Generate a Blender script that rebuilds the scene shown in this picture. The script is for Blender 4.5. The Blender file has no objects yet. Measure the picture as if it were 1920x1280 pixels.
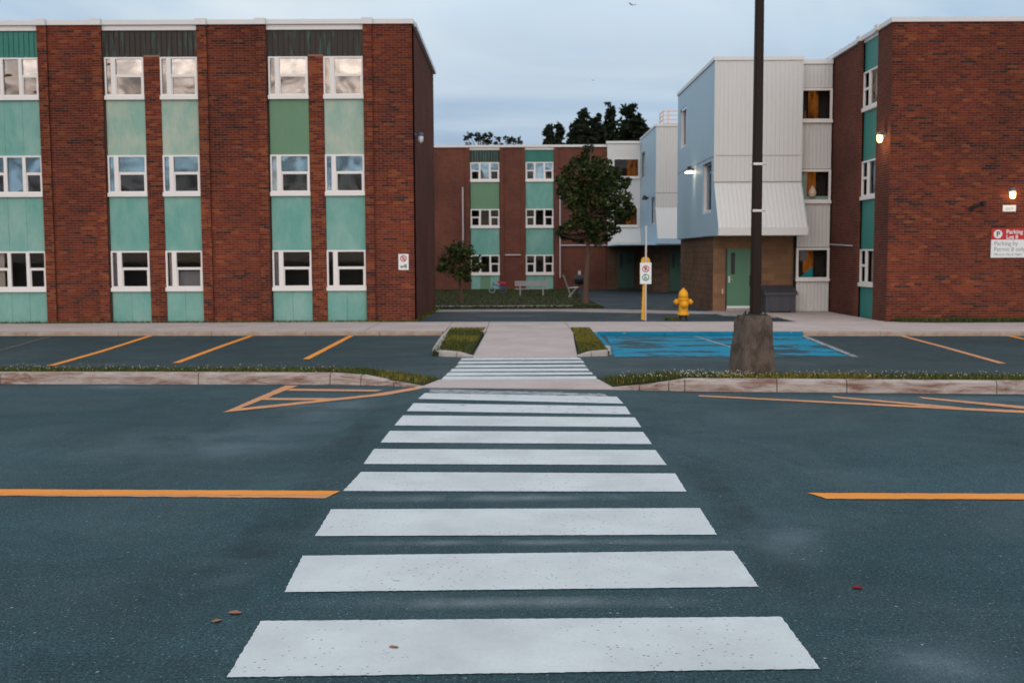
import bpy, math, random
from mathutils import Vector, Matrix
R = math.radians
random.seed(11)
sc = bpy.context.scene
col = sc.collection

# ------------------------------------------------------------------ camera
cam_d = bpy.data.cameras.new('camera')
cam = bpy.data.objects.new('camera', cam_d); col.objects.link(cam)
cam.matrix_world = (Matrix.Translation((0, 0, 1.9)) @ Matrix.Rotation(R(90) - math.atan(160 / 2000), 4, 'X')
                    @ Matrix.Rotation(R(-0.25), 4, 'Z'))
cam_d.sensor_width = 36.0; cam_d.lens = 37.5
cam_d.clip_start = 0.1; cam_d.clip_end = 2000
cam_d.dof.use_dof = True; cam_d.dof.focus_distance = 6.6; cam_d.dof.aperture_fstop = 3.8
sc.camera = cam

# ------------------------------------------------------------------ sky, sun, exposure
SUN_EL, SUN_AZ = 14.0, 184.0
w = bpy.data.worlds.new('World'); sc.world = w; w.use_nodes = True
nt = w.node_tree; nt.nodes.clear()
def wn(t, **k):
    n = nt.nodes.new(t)
    for a, b in k.items(): setattr(n, a, b)
    return n
sky = wn('ShaderNodeTexSky'); sky.sky_type = 'NISHITA'; sky.sun_disc = False
sky.sun_elevation = R(SUN_EL); sky.sun_rotation = R(SUN_AZ)
sky.altitude = 50; sky.air_density = 1.0; sky.dust_density = 0.7; sky.ozone_density = 2.0
tc = wn('ShaderNodeTexCoord'); sep = wn('ShaderNodeSeparateXYZ')
nt.links.new(tc.outputs['Generated'], sep.inputs[0])
zz = wn('ShaderNodeMath', operation='MAXIMUM'); nt.links.new(sep.outputs[2], zz.inputs[0]); zz.inputs[1].default_value = 0.0
za = wn('ShaderNodeMath', operation='ADD'); nt.links.new(zz.outputs[0], za.inputs[0]); za.inputs[1].default_value = 0.09
dx = wn('ShaderNodeMath', operation='DIVIDE'); nt.links.new(sep.outputs[0], dx.inputs[0]); nt.links.new(za.outputs[0], dx.inputs[1])
dy = wn('ShaderNodeMath', operation='DIVIDE'); nt.links.new(sep.outputs[1], dy.inputs[0]); nt.links.new(za.outputs[0], dy.inputs[1])
cmb = wn('ShaderNodeCombineXYZ'); nt.links.new(dx.outputs[0], cmb.inputs[0]); nt.links.new(dy.outputs[0], cmb.inputs[1])
cn = wn('ShaderNodeTexNoise'); cn.inputs['Scale'].default_value = 0.75; cn.inputs['Detail'].default_value = 6
cn.inputs['Roughness'].default_value = 0.55; cn.inputs['Distortion'].default_value = 0.6
nt.links.new(cmb.outputs[0], cn.inputs['Vector'])
cr = wn('ShaderNodeValToRGB'); nt.links.new(cn.outputs[0], cr.inputs[0])
cr.color_ramp.elements[0].position = 0.36; cr.color_ramp.elements[0].color = (.82, .82, .82, 1)
cr.color_ramp.elements[1].position = 0.66; cr.color_ramp.elements[1].color = (.96, .96, .96, 1)
cm = wn('ShaderNodeMix', data_type='RGBA')
nt.links.new(cr.outputs[0], cm.inputs[0]); nt.links.new(sky.outputs[0], cm.inputs[6])
# overcast layer: brighter overhead than at the horizon, with soft darker and lighter streaks
cg = wn('ShaderNodeValToRGB'); nt.links.new(zz.outputs[0], cg.inputs[0])
ce = cg.color_ramp.elements
ce[0].position = 0.0; ce[0].color = (1.45, 1.85, 2.45, 1); ce[1].position = 1.0; ce[1].color = (4.1, 4.6, 4.8, 1)
for p_, c_ in ((.10, (1.85, 2.3, 2.9, 1)), (.24, (3.5, 3.95, 4.05, 1))):
    e_n = ce.new(p_); e_n.color = c_
cn2 = wn('ShaderNodeTexNoise'); cn2.inputs['Scale'].default_value = 0.55; cn2.inputs['Detail'].default_value = 5; cn2.inputs['Distortion'].default_value = .8
nt.links.new(cmb.outputs[0], cn2.inputs['Vector'])
cs2 = wn('ShaderNodeValToRGB'); nt.links.new(cn2.outputs[0], cs2.inputs[0])
cs2.color_ramp.elements[0].position = .34; cs2.color_ramp.elements[0].color = (.68, .78, .93, 1)
cs2.color_ramp.elements[1].position = .66; cs2.color_ramp.elements[1].color = (1.27, 1.17, 1.12, 1)
cmu = wn('ShaderNodeMix', data_type='RGBA', blend_type='MULTIPLY'); cmu.inputs[0].default_value = 1
nt.links.new(cg.outputs[0], cmu.inputs[6]); nt.links.new(cs2.outputs[0], cmu.inputs[7]); nt.links.new(cmu.outputs[2], cm.inputs[7])
bg = wn('ShaderNodeBackground'); bg.inputs[1].default_value = 0.1
nt.links.new(cm.outputs[2], bg.inputs[0])
wo = wn('ShaderNodeOutputWorld'); nt.links.new(bg.outputs[0], wo.inputs[0])

sd = bpy.data.lights.new('sun', 'SUN'); sd.energy = 0.78; sd.angle = R(80); sd.color = (1.0, 0.80, 0.66)
sun = bpy.data.objects.new('sun', sd); col.objects.link(sun)
az = R(SUN_AZ)
sdir = Vector((math.sin(az) * math.cos(R(SUN_EL)), math.cos(az) * math.cos(R(SUN_EL)), math.sin(R(SUN_EL))))
sun.rotation_euler = sdir.to_track_quat('Z', 'Y').to_euler()
sun.location = (0, -20, 30)

sc.view_settings.view_transform = 'Standard'; sc.view_settings.look = 'None'
sc.view_settings.gamma = 1.0; sc.view_settings.use_curve_mapping = False
sc.view_settings.exposure = 1.0
sc.render.engine = 'CYCLES'
sc.cycles.use_denoising = True
sc.cycles.max_bounces = 6; sc.cycles.diffuse_bounces = 3; sc.cycles.glossy_bounces = 3
sc.cycles.transparent_max_bounces = 8
sc.cycles.sample_clamp_indirect = 4.0

# ------------------------------------------------------------------ materials
class NT:
    def __init__(s, name):
        s.m = bpy.data.materials.new(name); s.m.use_nodes = True
        s.t = s.m.node_tree; s.b = s.t.nodes['Principled BSDF']; s.out = s.t.nodes['Material Output']
        s._pos = None
    def n(s, t, **k):
        x = s.t.nodes.new(t)
        for a, b in k.items(): setattr(x, a, b)
        return x
    def l(s, a, b): s.t.links.new(a, b)
    def pos(s, scale=(1, 1, 1)):
        if s._pos is None: s._pos = s.n('ShaderNodeNewGeometry').outputs['Position']
        if tuple(scale) == (1, 1, 1): return s._pos
        mp = s.n('ShaderNodeMapping'); mp.inputs['Scale'].default_value = scale
        s.l(s._pos, mp.inputs[0]); return mp.outputs[0]
    def noise(s, scale, detail=3, rough=.5, vs=(1, 1, 1), dist=0):
        x = s.n('ShaderNodeTexNoise'); x.inputs['Scale'].default_value = scale; x.inputs['Detail'].default_value = detail
        x.inputs['Roughness'].default_value = rough; x.inputs['Distortion'].default_value = dist
        s.l(s.pos(vs), x.inputs['Vector']); return x.outputs[0]
    def ramp(s, src, a, b, ca=(0, 0, 0), cb=(1, 1, 1)):
        x = s.n('ShaderNodeValToRGB'); e = x.color_ramp.elements
        e[0].position = a; e[1].position = b; e[0].color = (*ca, 1); e[1].color = (*cb, 1)
        s.l(src, x.inputs[0]); return x.outputs[0]
    def mix(s, f, a, b, mode='MIX'):
        x = s.n('ShaderNodeMix', data_type='RGBA', blend_type=mode)
        for i, v in ((0, f), (6, a), (7, b)):
            if isinstance(v, (int, float)): x.inputs[i].default_value = v
            elif isinstance(v, tuple): x.inputs[i].default_value = (*v, 1)
            else: s.l(v, x.inputs[i])
        return x.outputs[2]
    def base(s, v):
        if isinstance(v, tuple): s.b.inputs['Base Color'].default_value = (*v, 1)
        else: s.l(v, s.b.inputs['Base Color'])
    def rough(s, v): s.b.inputs['Roughness'].default_value = v
    def spec(s, v): s.b.inputs['Specular IOR Level'].default_value = v
    def bump(s, src, strength=.3, dist=.01):
        x = s.n('ShaderNodeBump'); x.inputs['Strength'].default_value = strength; x.inputs['Distance'].default_value = dist
        s.l(src, x.inputs['Height']); s.l(x.outputs[0], s.b.inputs['Normal']); return x.outputs[0]

M = {}
def plain(name, c, rough=.6, metal=0, var=.18, scale=6., vs=(1, 1, 1), bump=0, bscale=60, spec=.4):
    k = NT(name)
    d = tuple(x * (1 - var) for x in c); u = tuple(min(1, x * (1 + var)) for x in c)
    k.base(k.mix(k.noise(scale, 4, .6, vs), d, u)); k.rough(rough); k.spec(spec)
    k.b.inputs['Metallic'].default_value = metal
    if bump: k.bump(k.noise(bscale, 3), bump, .005)
    M[name] = k.m; return k

def asphalt(name, c, patch=.45, spec=.22):
    k = NT(name)
    big = k.ramp(k.noise(.35, 5, .6, (1, 1, 1), .8), .3, .72)
    lane = k.ramp(k.noise(1.0, 4, .6, (.12, .9, 1)), .35, .7)
    c0 = tuple(x * (1 - patch * .6) for x in c); c1 = tuple(x * (1 + patch) for x in c)
    b = k.mix(big, c0, c1)
    b = k.mix(.35, b, k.mix(lane, c0, c1))
    fine = k.noise(160, 2, .7)
    b = k.mix(k.ramp(fine, .3, .75), k.mix(1, b, (.62, .62, .62), 'MULTIPLY'), k.mix(1, b, (1.5, 1.5, 1.5), 'MULTIPLY'))
    mid = k.noise(55, 3, .75)
    b = k.mix(1, b, k.ramp(mid, .36, .64, (.34, .38, .42), (2.15, 1.95, 1.8)), 'MULTIPLY')
    b = k.mix(1, b, k.ramp(k.noise(9, 5, .7), .3, .7, (.82, .82, .82), (1.2, 1.2, 1.2)), 'MULTIPLY')
    for vsz, hi, colr in ((60, .5, (.13, .18, .20)), (40, .70, (.20, .26, .28)), (23, .86, (.27, .30, .31))):
        v = k.n('ShaderNodeTexVoronoi'); v.inputs['Scale'].default_value = vsz; k.l(k.pos(), v.inputs['Vector'])
        sp = k.ramp(v.outputs['Distance'], .12, .24, (1, 1, 1), (0, 0, 0))
        sel = k.ramp(v.outputs['Color'], hi, hi + .04)
        b = k.mix(k.mix(1, sp, sel, 'MULTIPLY'), b, colr)
    k.base(b); k.spec(spec)
    k.l(k.ramp(k.noise(.5, 4, .6, (1, 1, 1), 1.), .35, .7, (.55, .55, .55), (.8, .8, .8)), k.b.inputs['Roughness'])
    k.bump(k.noise(130, 3, .7), .5, .006)
    M[name] = k.m
asphalt('asphalt', (.0175, .046, .057))
asphalt('asphalt_lot', (.019, .039, .046), .3)
asphalt('asphalt_drive', (.020, .032, .040), .35)

def paint(name, c, under, wear=.40, edge=.05, grit=True, wscale=9., dirt=.25):
    k = NT(name)
    wv = k.noise(wscale, 8, .72, (.6, 1, 1), .3)
    b = k.mix(k.ramp(k.noise(1.6, 4, .6), .3, .75), tuple(x * (1 - dirt * .55) for x in c), c)
    b = k.mix(k.ramp(k.noise(45, 3, .7), .35, .7), k.mix(1, b, (.93, .93, .93), 'MULTIPLY'), b)
    if grit:
        v = k.n('ShaderNodeTexVoronoi'); v.inputs['Scale'].default_value = 34; k.l(k.pos((.75, 1, 1)), v.inputs['Vector'])
        sp = k.ramp(v.outputs['Distance'], .11, .22, (1, 1, 1), (0, 0, 0))
        sel = k.ramp(v.outputs['Color'], .50, .56)
        area = k.ramp(k.noise(1.1, 3), .38, .55)
        b = k.mix(k.mix(1, k.mix(1, sp, sel, 'MULTIPLY'), area, 'MULTIPLY'), b, (.16, .13, .125))
    b = k.mix(k.ramp(wv, wear - edge, wear + edge, (1, 1, 1), (0, 0, 0)), b, under)
    k.base(b); k.rough(.7); k.spec(.2)
    k.bump(k.noise(140, 3, .7), .3, .004)
    M[name] = k.m
AS = (.028, .060, .072)
paint('white_paint', (.73, .75, .75), AS, .285, dirt=.4)
paint('white_paint_worn', (.70, .72, .73), AS, .36, .06)
paint('white_paint_faded', (.50, .50, .50), AS, .47, .12, False)
def ghost(name, c, amt):
    k = NT(name); k.base(c); k.rough(.7)
    g = k.n('ShaderNodeTexCoord'); sp = k.n('ShaderNodeSeparateXYZ'); k.l(g.outputs['Generated'], sp.inputs[0])
    ex = k.mix(1, k.ramp(sp.outputs[1], .03, .45), k.ramp(sp.outputs[1], .55, .97, (1, 1, 1), (0, 0, 0)), 'MULTIPLY')
    ey = k.mix(1, k.ramp(sp.outputs[0], .02, .35), k.ramp(sp.outputs[0], .65, .98, (1, 1, 1), (0, 0, 0)), 'MULTIPLY')
    nz = k.mix(1, k.ramp(k.noise(1.3, 5, .6), .35, .7), k.ramp(k.noise(120, 2, .7), .2, .7), 'MULTIPLY')
    a = k.mix(1, k.mix(1, k.mix(1, ex, ey, 'MULTIPLY'), nz, 'MULTIPLY'), (amt, amt, amt), 'MULTIPLY')
    k.l(a, k.b.inputs['Alpha']); M[name] = k.m
ghost('ghost_paint', (.42, .47, .50), .75); ghost('dust', (.27, .36, .41), .6); ghost('dark_seal', (.014, .028, .034), .8)
paint('yellow_paint', (.97, .335, .05), AS, .27, .05, False)
paint('yellow_paint_worn', (.74, .33, .155), AS, .35, .08, False)
paint('yellow_paint_faded', (.20, .13, .085), AS, .5, .15, False)
paint('blue_paint', (.0, .25, .40), AS, .475, .02, False, .9)
paint('blue_kerb', (.004, .20, .34), (.40, .32, .27), .36, .02, False, 5.)

def concrete(name, c, stain, amt=.5, sscale=2., vs=(1, 1, 1)):
    k = NT(name)
    b = k.mix(k.noise(1.2, 5, .65), tuple(x * .8 for x in c), tuple(min(1, x * 1.12) for x in c))
    b = k.mix(k.mix(1, k.ramp(k.noise(sscale, 7, .68, vs, .4), .43, .64), (amt, amt, amt), 'MULTIPLY'), b, stain)
    b = k.mix(k.ramp(k.noise(90, 2, .7), .3, .7), k.mix(1, b, (.85, .85, .85), 'MULTIPLY'), b)
    k.base(b); k.rough(.85); k.spec(.25); k.bump(k.noise(70, 5, .7), .35, .006); M[name] = k.m
concrete('sidewalk', (.60, .495, .46), (.42, .33, .30), .45, .9)
concrete('kerb_red', (.52, .44, .40), (.20, .085, .055), .9, 4.5, (.45, 1, 2.6))
concrete('kerb_far', (.40, .285, .215), (.56, .46, .40), .6, 3.0)
concrete('kerb_white', (.50, .46, .43), (.28, .22, .18), .4, 3)
concrete('old_concrete', (.15, .112, .09), (.05, .038, .03), .9, 6.5, (1, 1, .7))
concrete('cement_pad', (.44, .38, .36), (.2, .16, .14), .5, 1.5)
plain('joint', (.10, .085, .08), .9)

# bricks: one material per fired colour
BR = [('brick_red', (.160, .036, .021)), ('brick_rust', (.192, .047, .022)), ('brick_brown', (.108, .031, .021)),
      ('brick_orange', (.25, .072, .029)), ('brick_dark', (.050, .027, .024)), ('brick_wine', (.135, .030, .022))]
for nme, c in BR:  # noqa
    k = NT(nme)
    b = k.mix(k.noise(7, 4, .6), tuple(x * .75 for x in c), tuple(x * 1.22 for x in c))
    b = k.mix(k.ramp(k.noise(.5, 4, .6), .35, .65, (.80, .84, .9), (1.12, 1.05, 1.0)), b, b) if False else b
    sh = k.ramp(k.noise(.55, 5, .62), .32, .68, (.62, .66, .72), (1.22, 1.14, 1.08))
    k.base(k.mix(1, b, sh, 'MULTIPLY')); k.rough(.9); k.spec(.08); k.bump(k.noise(90, 3), .3, .004); M[nme] = k.m
plain('mortar', (.27, .16, .127), .95, var=.25, scale=3)

def brickwall(name, cs, mortar, axis, length=.21, course=.0667, msize=.011, bias=0.):
    k = NT(name)
    s = k.n('ShaderNodeSeparateXYZ'); k.l(k.pos(), s.inputs[0])
    cb = k.n('ShaderNodeCombineXYZ'); k.l(s.outputs[0 if axis == 'x' else 1], cb.inputs[0]); k.l(s.outputs[2], cb.inputs[1])
    t = k.n('ShaderNodeTexBrick'); k.l(cb.outputs[0], t.inputs['Vector'])
    t.inputs['Scale'].default_value = 1; t.inputs['Brick Width'].default_value = length; t.inputs['Row Height'].default_value = course
    t.inputs['Mortar Size'].default_value = msize; t.inputs['Bias'].default_value = bias
    t.inputs['Color1'].default_value = (*cs[0], 1); t.inputs['Color2'].default_value = (*cs[1], 1); t.inputs['Mortar'].default_value = (*mortar, 1)
    b = k.mix(1, t.outputs[0], k.ramp(k.noise(.6, 5, .62), .3, .7, (.72, .75, .8), (1.2, 1.12, 1.08)), 'MULTIPLY')
    b = k.mix(k.ramp(k.noise(6., 2, .5, (1, .8, 3.)), .66, .72), b, (.05, .028, .025))
    k.base(b); k.rough(.95); k.spec(.06); k.bump(t.outputs['Fac'], .5, -.006); M[name] = k.m
brickwall('brick_side', ((.150, .038, .023), (.098, .030, .022)), (.15, .09, .072), 'y')
brickwall('brick_far', ((.165, .043, .025), (.105, .034, .023)), (.17, .10, .08), 'x')
brickwall('block_brown', ((.17, .105, .068), (.135, .083, .056)), (.10, .07, .05), 'y', .40, .20, .012)
brickwall('block_brown_far', ((.15, .092, .062), (.12, .076, .052)), (.10, .07, .05), 'x', .40, .20, .012)
plain('masonry_block', (.23, .125, .066), .9, var=.22, scale=4, bump=.4)
plain('masonry_block_dark', (.195, .108, .058), .9, var=.22, scale=4, bump=.4)
plain('masonry_block_light', (.255, .14, .075), .9, var=.22, scale=4, bump=.4)
plain('block_mortar', (.26, .18, .125), .95)

plain('white_trim', (.74, .71, .70), .45, var=.05, scale=2)
plain('coping_metal', (.70, .69, .69), .4, var=.06, scale=2)
plain('window_frame', (.80, .76, .74), .4, var=.05, scale=3)
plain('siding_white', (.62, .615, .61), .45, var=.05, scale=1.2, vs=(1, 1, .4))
plain('siding_shade_tint', (.40, .56, .66), .5, var=.06, scale=1.2)  # white cladding again, with the bluish sky shade put into its colour
plain('seam', (.33, .33, .34), .6)
plain('dark_interior', (.035, .033, .032), .9)
plain('roofing', (.06, .06, .065), .9)
def panel(name, c, pale, amt, sc_=2.2, lo=.38, hi=.66, vs=(1.6, 1.6, .35)):
    k = NT(name)
    st = k.noise(sc_, 6, .65, vs, .3)
    b = k.mix(k.mix(1, k.ramp(st, lo, hi), (amt, amt, amt), 'MULTIPLY'), c, pale)
    b = k.mix(k.ramp(k.noise(18, 4, .6, (1, 1, .2)), .3, .7), k.mix(1, b, (.9, .92, .92), 'MULTIPLY'), b)
    k.base(b); k.rough(.55); k.spec(.35); M[name] = k.m
panel('panel_teal', (.135, .365, .315), (.29, .47, .42), .75, 1.3, vs=(1, 1, .6))
panel('panel_pale', (.25, .43, .36), (.52, .54, .44), .85, 1.2, vs=(1.2, 1.2, .7))
panel('panel_green', (.135, .26, .155), (.15, .28, .175), .4)
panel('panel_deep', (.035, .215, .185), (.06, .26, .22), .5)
panel('copper_dark', (.034, .025, .022), (.05, .23, .19), .8, 5., .54, .74, (1.6, 1.6, .22))
panel('copper_green', (.03, .19, .155), (.05, .25, .20), .5)

def glass(name, fac, tint=(1, 1, 1), wave=.0, wscale=1.4, through=(.9, .9, .9), refl_patches=None):
    k = NT(name); k.t.nodes.remove(k.b)
    g = k.n('ShaderNodeBsdfGlossy'); g.inputs['Roughness'].default_value = .03; g.inputs['Color'].default_value = (*tint, 1)
    tr = k.n('ShaderNodeBsdfTransparent'); tr.inputs['Color'].default_value = (*through, 1)
    if wave:
        bp = k.n('ShaderNodeBump'); bp.inputs['Strength'].default_value = 1; bp.inputs['Distance'].default_value = wave
        k.l(k.noise(wscale, 0, .4, (1, 1, 1.3), .5), bp.inputs['Height']); k.l(bp.outputs[0], g.inputs['Normal'])
    mx = k.n('ShaderNodeMixShader'); mx.inputs[0].default_value = fac
    if refl_patches:                                     # uneven reflectance painted in to imitate broken sky reflections
        k.l(k.ramp(k.noise(1.1, 1, .4, (1.2, 1, 1.7), 1.6), .34, .64, (refl_patches[0],) * 3, (refl_patches[1],) * 3), mx.inputs[0])
    k.l(tr.outputs[0], mx.inputs[1]); k.l(g.outputs[0], mx.inputs[2]); k.l(mx.outputs[0], k.out.inputs[0]); M[name] = k.m
glass('glass_mirror', .50, (.95, .87, .81), .016, 2.6, refl_patches=(.20, .40))
glass('glass_film', .20, (.90, .80, .74), .03, 2.6, refl_patches=(.05, .20))
glass('glass_blue', .13, (.42, .72, 1.0), .012, 1.1, refl_patches=(.05, .15))
glass('glass_dim', .02, (.7, .85, 1.0), .01, 1.1, refl_patches=(.006, .022))
glass('glass_clear', .008, (.9, .95, 1))

plain('curtain_cream', (.42, .36, .30), .8, vs=(14, 14, .5), scale=1.5, var=.3)
plain('curtain_grey', (.20, .19, .20), .8, vs=(14, 14, .5), scale=1.5, var=.3)
plain('blind_slat', (.22, .27, .31), .6)
plain('door_green', (.075, .20, .125), .45, var=.06)
plain('door_dark', (.03, .085, .065), .5, var=.1)
plain('steel', (.48, .48, .48), .35, .8, var=.1)
plain('galvanised', (.50, .47, .47), .45, .5, var=.12)
plain('bronze_pole', (.024, .015, .012), .5, 0, var=.1, scale=2, spec=.12)
plain('hydrant_yellow', (.82, .37, .012), .5, var=.2, scale=9)
plain('post_yellow', (.80, .40, .02), .5, var=.1)
plain('black_metal', (.018, .018, .02), .5)
plain('bin_plastic', (.055, .058, .072), .55, var=.12)
plain('sign_white', (.78, .80, .80), .4, var=.02)
plain('sign_red', (.50, .022, .025), .4, var=.03)
plain('sign_green', (.01, .23, .13), .4, var=.03)
plain('sign_black', (.03, .035, .04), .5)
plain('sign_grey', (.25, .27, .28), .5)
plain('lamp_cap', (.10, .12, .18), .5)
plain('lamp_white', (.72, .72, .76), .3)
plain('bench_white', (.38, .35, .36), .5, var=.12)
plain('pink_plastic', (.55, .02, .07), .4)
plain('blue_plastic', (.07, .10, .24), .4)
plain('rubber', (.30, .30, .34), .6)
plain('conduit', (.50, .42, .45), .5)
plain('rail_paint', (.85, .50, .32), .5, var=.05)
plain('bark', (.14, .085, .062), .95, var=.4, scale=9, vs=(1, 1, .3), bump=.6, bscale=25)
plain('bark_dark', (.05, .038, .03), .95, var=.4, scale=9)
def leafmat(name, c, var=.35):
    k = NT(name)
    k.base(k.mix(k.noise(2.2, 3), tuple(x * (1 - var) for x in c), tuple(x * (1 + var) for x in c))); k.rough(.75); k.spec(.1)
    k.b.inputs['Subsurface Weight'].default_value = 0
    M[name] = k.m
leafmat('leaf_dark', (.022, .036, .014)); leafmat('leaf_mid', (.045, .066, .020)); leafmat('leaf_light', (.085, .105, .026))
leafmat('conifer', (.014, .022, .012)); leafmat('conifer_light', (.024, .033, .016))
leafmat('grass_green', (.075, .095, .026)); leafmat('grass_yellow', (.27, .205, .035)); leafmat('grass_dark', (.034, .052, .018))
leafmat('soil_grass', (.036, .042, .013)); leafmat('lawn', (.040, .043, .013), .45); leafmat('earth', (.05, .055, .03))
leafmat('clover_white', (.55, .52, .44), .1); leafmat('dandelion', (.45, .30, .03), .2)
leafmat('dead_leaf', (.34, .17, .11), .3); leafmat('red_scrap', (.28, .015, .02), .1)
leafmat('bird', (.03, .035, .04), .1)
def emit(name, c, s):
    k = NT(name); k.t.nodes.remove(k.b); e = k.n('ShaderNodeEmission')
    e.inputs[0].default_value = (*c, 1); e.inputs[1].default_value = s; k.l(e.outputs[0], k.out.inputs[0]); M[name] = k.m
emit('lamp_glow', (1.0, .62, .26), 4.0); emit('lamp_glow_white', (1.0, .80, .55), 5.0)
k = NT('lit_curtain'); e_ = k.n('ShaderNodeEmission')
k.l(k.mix(k.ramp(k.noise(2.2, 4, .6, (3, 3, 1)), .34, .66), (.05, .016, .006), (.62, .19, .03)), e_.inputs[0]); e_.inputs[1].default_value = .17
k.l(e_.outputs[0], k.out.inputs[0]); M['lit_curtain'] = k.m
plain('mint_cloth', (.36, .50, .46), .8, var=.15); plain('teal_cloth', (.0, .30, .32), .7, var=.1); plain('cream_paper', (.60, .48, .36), .8, var=.2)
plain('rust_paper', (.30, .09, .02), .8, var=.2)

# ------------------------------------------------------------------ mesh helpers
ORG = {}
class MB:
    def __init__(s): s.v = []; s.f = []; s.mi = []; s.mats = []
    def mi_(s, m):
        if m not in s.mats: s.mats.append(m)
        return s.mats.index(m)
    def add(s, vs, fs, m):
        b = len(s.v); i = s.mi_(m); s.v += [tuple(q) for q in vs]
        for f in fs: s.f.append(tuple(b + j for j in f)); s.mi.append(i)
        return s
    def box(s, x0, x1, y0, y1, z0, z1, m):
        return s.add([(x0, y0, z0), (x1, y0, z0), (x1, y1, z0), (x0, y1, z0), (x0, y0, z1), (x1, y0, z1), (x1, y1, z1), (x0, y1, z1)],
                     [(0, 3, 2, 1), (4, 5, 6, 7), (0, 1, 5, 4), (1, 2, 6, 5), (2, 3, 7, 6), (3, 0, 4, 7)], m)
    def prism(s, poly, z0, z1, m):
        n = len(poly)
        z0 = z0 if hasattr(z0, '__len__') else [z0] * n; z1 = z1 if hasattr(z1, '__len__') else [z1] * n
        vs = [(p[0], p[1], a) for p, a in zip(poly, z0)] + [(p[0], p[1], a) for p, a in zip(poly, z1)]
        fs = [tuple(range(n - 1, -1, -1)), tuple(range(n, 2 * n))] + [(i, (i + 1) % n, n + (i + 1) % n, n + i) for i in range(n)]
        return s.add(vs, fs, m)
    def sheet(s, poly, z, m):
        return s.add([(p[0], p[1], z) for p in poly], [tuple(range(len(poly)))], m)
    def tube(s, p0, p1, r0, m, r1=None, n=8, caps=True):
        r1 = r0 if r1 is None else r1
        p0, p1 = Vector(p0), Vector(p1); q = (p1 - p0).to_track_quat('Z', 'Y')
        vs = []
        for p, r in ((p0, r0), (p1, r1)):
            for i in range(n):
                a = 2 * math.pi * i / n; vs.append(p + q @ Vector((math.cos(a) * r, math.sin(a) * r, 0)))
        fs = [(i, (i + 1) % n, n + (i + 1) % n, n + i) for i in range(n)]
        if caps: fs += [tuple(range(n - 1, -1, -1)), tuple(range(n, 2 * n))]
        return s.add(vs, fs, m)
    def lathe(s, c, prof, m, n=16, axis='Z'):
        vs = []
        for r, h in prof:
            for i in range(n):
                a = 2 * math.pi * i / n; q = (math.cos(a) * r, math.sin(a) * r, h)
                if axis == 'X': q = (q[2], q[0], q[1])
                if axis == 'Y': q = (q[0], q[2], q[1])
                vs.append((c[0] + q[0], c[1] + q[1], c[2] + q[2]))
        fs = []
        for j in range(len(prof) - 1):
            for i in range(n): fs.append((j * n + i, j * n + (i + 1) % n, (j + 1) * n + (i + 1) % n, (j + 1) * n + i))
        fs += [tuple(range(n - 1, -1, -1)), tuple(range((len(prof) - 1) * n, len(prof) * n))]
        return s.add(vs, fs, m)
    def ring(s, c, r0, r1, m, n=24):          # flat ring in the XZ plane
        vs = []
        for r in (r0, r1):
            for i in range(n):
                a = 2 * math.pi * i / n; vs.append((c[0] + math.cos(a) * r, c[1], c[2] + math.sin(a) * r))
        return s.add(vs, [(i, (i + 1) % n, n + (i + 1) % n, n + i) for i in range(n)], m)
    def torus(s, c, R_, r, m, n=18, k=6):     # wheel in the XZ plane
        vs = []
        for i in range(n):
            a = 2 * math.pi * i / n
            for j in range(k):
                b = 2 * math.pi * j / k; q = R_ + r * math.cos(b)
                vs.append((c[0] + q * math.cos(a), c[1] + r * math.sin(b), c[2] + q * math.sin(a)))
        return s.add(vs, [(i * k + j, ((i + 1) % n) * k + j, ((i + 1) % n) * k + (j + 1) % k, i * k + (j + 1) % k) for i in range(n) for j in range(k)], m)
    def build(s, name, parent=None, smooth=False, loc=None):
        o_ = Vector(ORG[parent.name]) if parent else Vector(loc or (0, 0, 0))
        me = bpy.data.meshes.new(name)
        me.from_pydata([(a - o_.x, b - o_.y, c - o_.z) for a, b, c in s.v], [], s.f)
        for m in s.mats: me.materials.append(M[m])
        me.polygons.foreach_set('material_index', s.mi)
        if smooth: me.polygons.foreach_set('use_smooth', [True] * len(me.polygons))
        me.update()
        ob = bpy.data.objects.new(name, me); col.objects.link(ob)
        if parent: ob.parent = parent
        else: ob.location = o_
        ORG[ob.name] = tuple(o_)
        return ob
def tag(o, label=None, cat=None, group=None, kind=None):
    if label: o['label'] = label
    if cat: o['category'] = cat
    if group: o['group'] = group
    if kind: o['kind'] = kind
    return o
def thing(name, label, cat, loc, group=None):
    o = bpy.data.objects.new(name, None); col.objects.link(o); o.location = loc; o.empty_display_size = .3
    ORG[o.name] = tuple(loc); return tag(o, label, cat, group)
def box(name, parent, x0, x1, y0, y1, z0, z1, m): return MB().box(x0, x1, y0, y1, z0, z1, m).build(name, parent)
def text_mesh(name, s, size, x, y, z, m, parent, align='LEFT', bold=0.0):
    cu = bpy.data.curves.new('t', 'FONT'); cu.body = s; cu.size = size; cu.align_x = align; cu.offset = bold
    ob = bpy.data.objects.new('t', cu); col.objects.link(ob)
    dg = bpy.context.evaluated_depsgraph_get(); me0 = bpy.data.meshes.new_from_object(ob.evaluated_get(dg))
    b = MB(); b.add([(x + v.co.x, y, z + v.co.y) for v in me0.vertices], [tuple(p.vertices) for p in me0.polygons], m)
    bpy.data.objects.remove(ob); bpy.data.curves.remove(cu); bpy.data.meshes.remove(me0)
    return b.build(name, parent)
def rough_poly(q, step=.05, amp=.006):
    out = []
    for i in range(len(q)):
        a, b = Vector((*q[i], 0)), Vector((*q[(i + 1) % len(q)], 0)); n = max(1, int((b - a).length / step))
        for j in range(n):
            p = a.lerp(b, j / n); out.append((p.x + random.uniform(-amp, amp), p.y + random.uniform(-amp, amp)))
    return out

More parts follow.
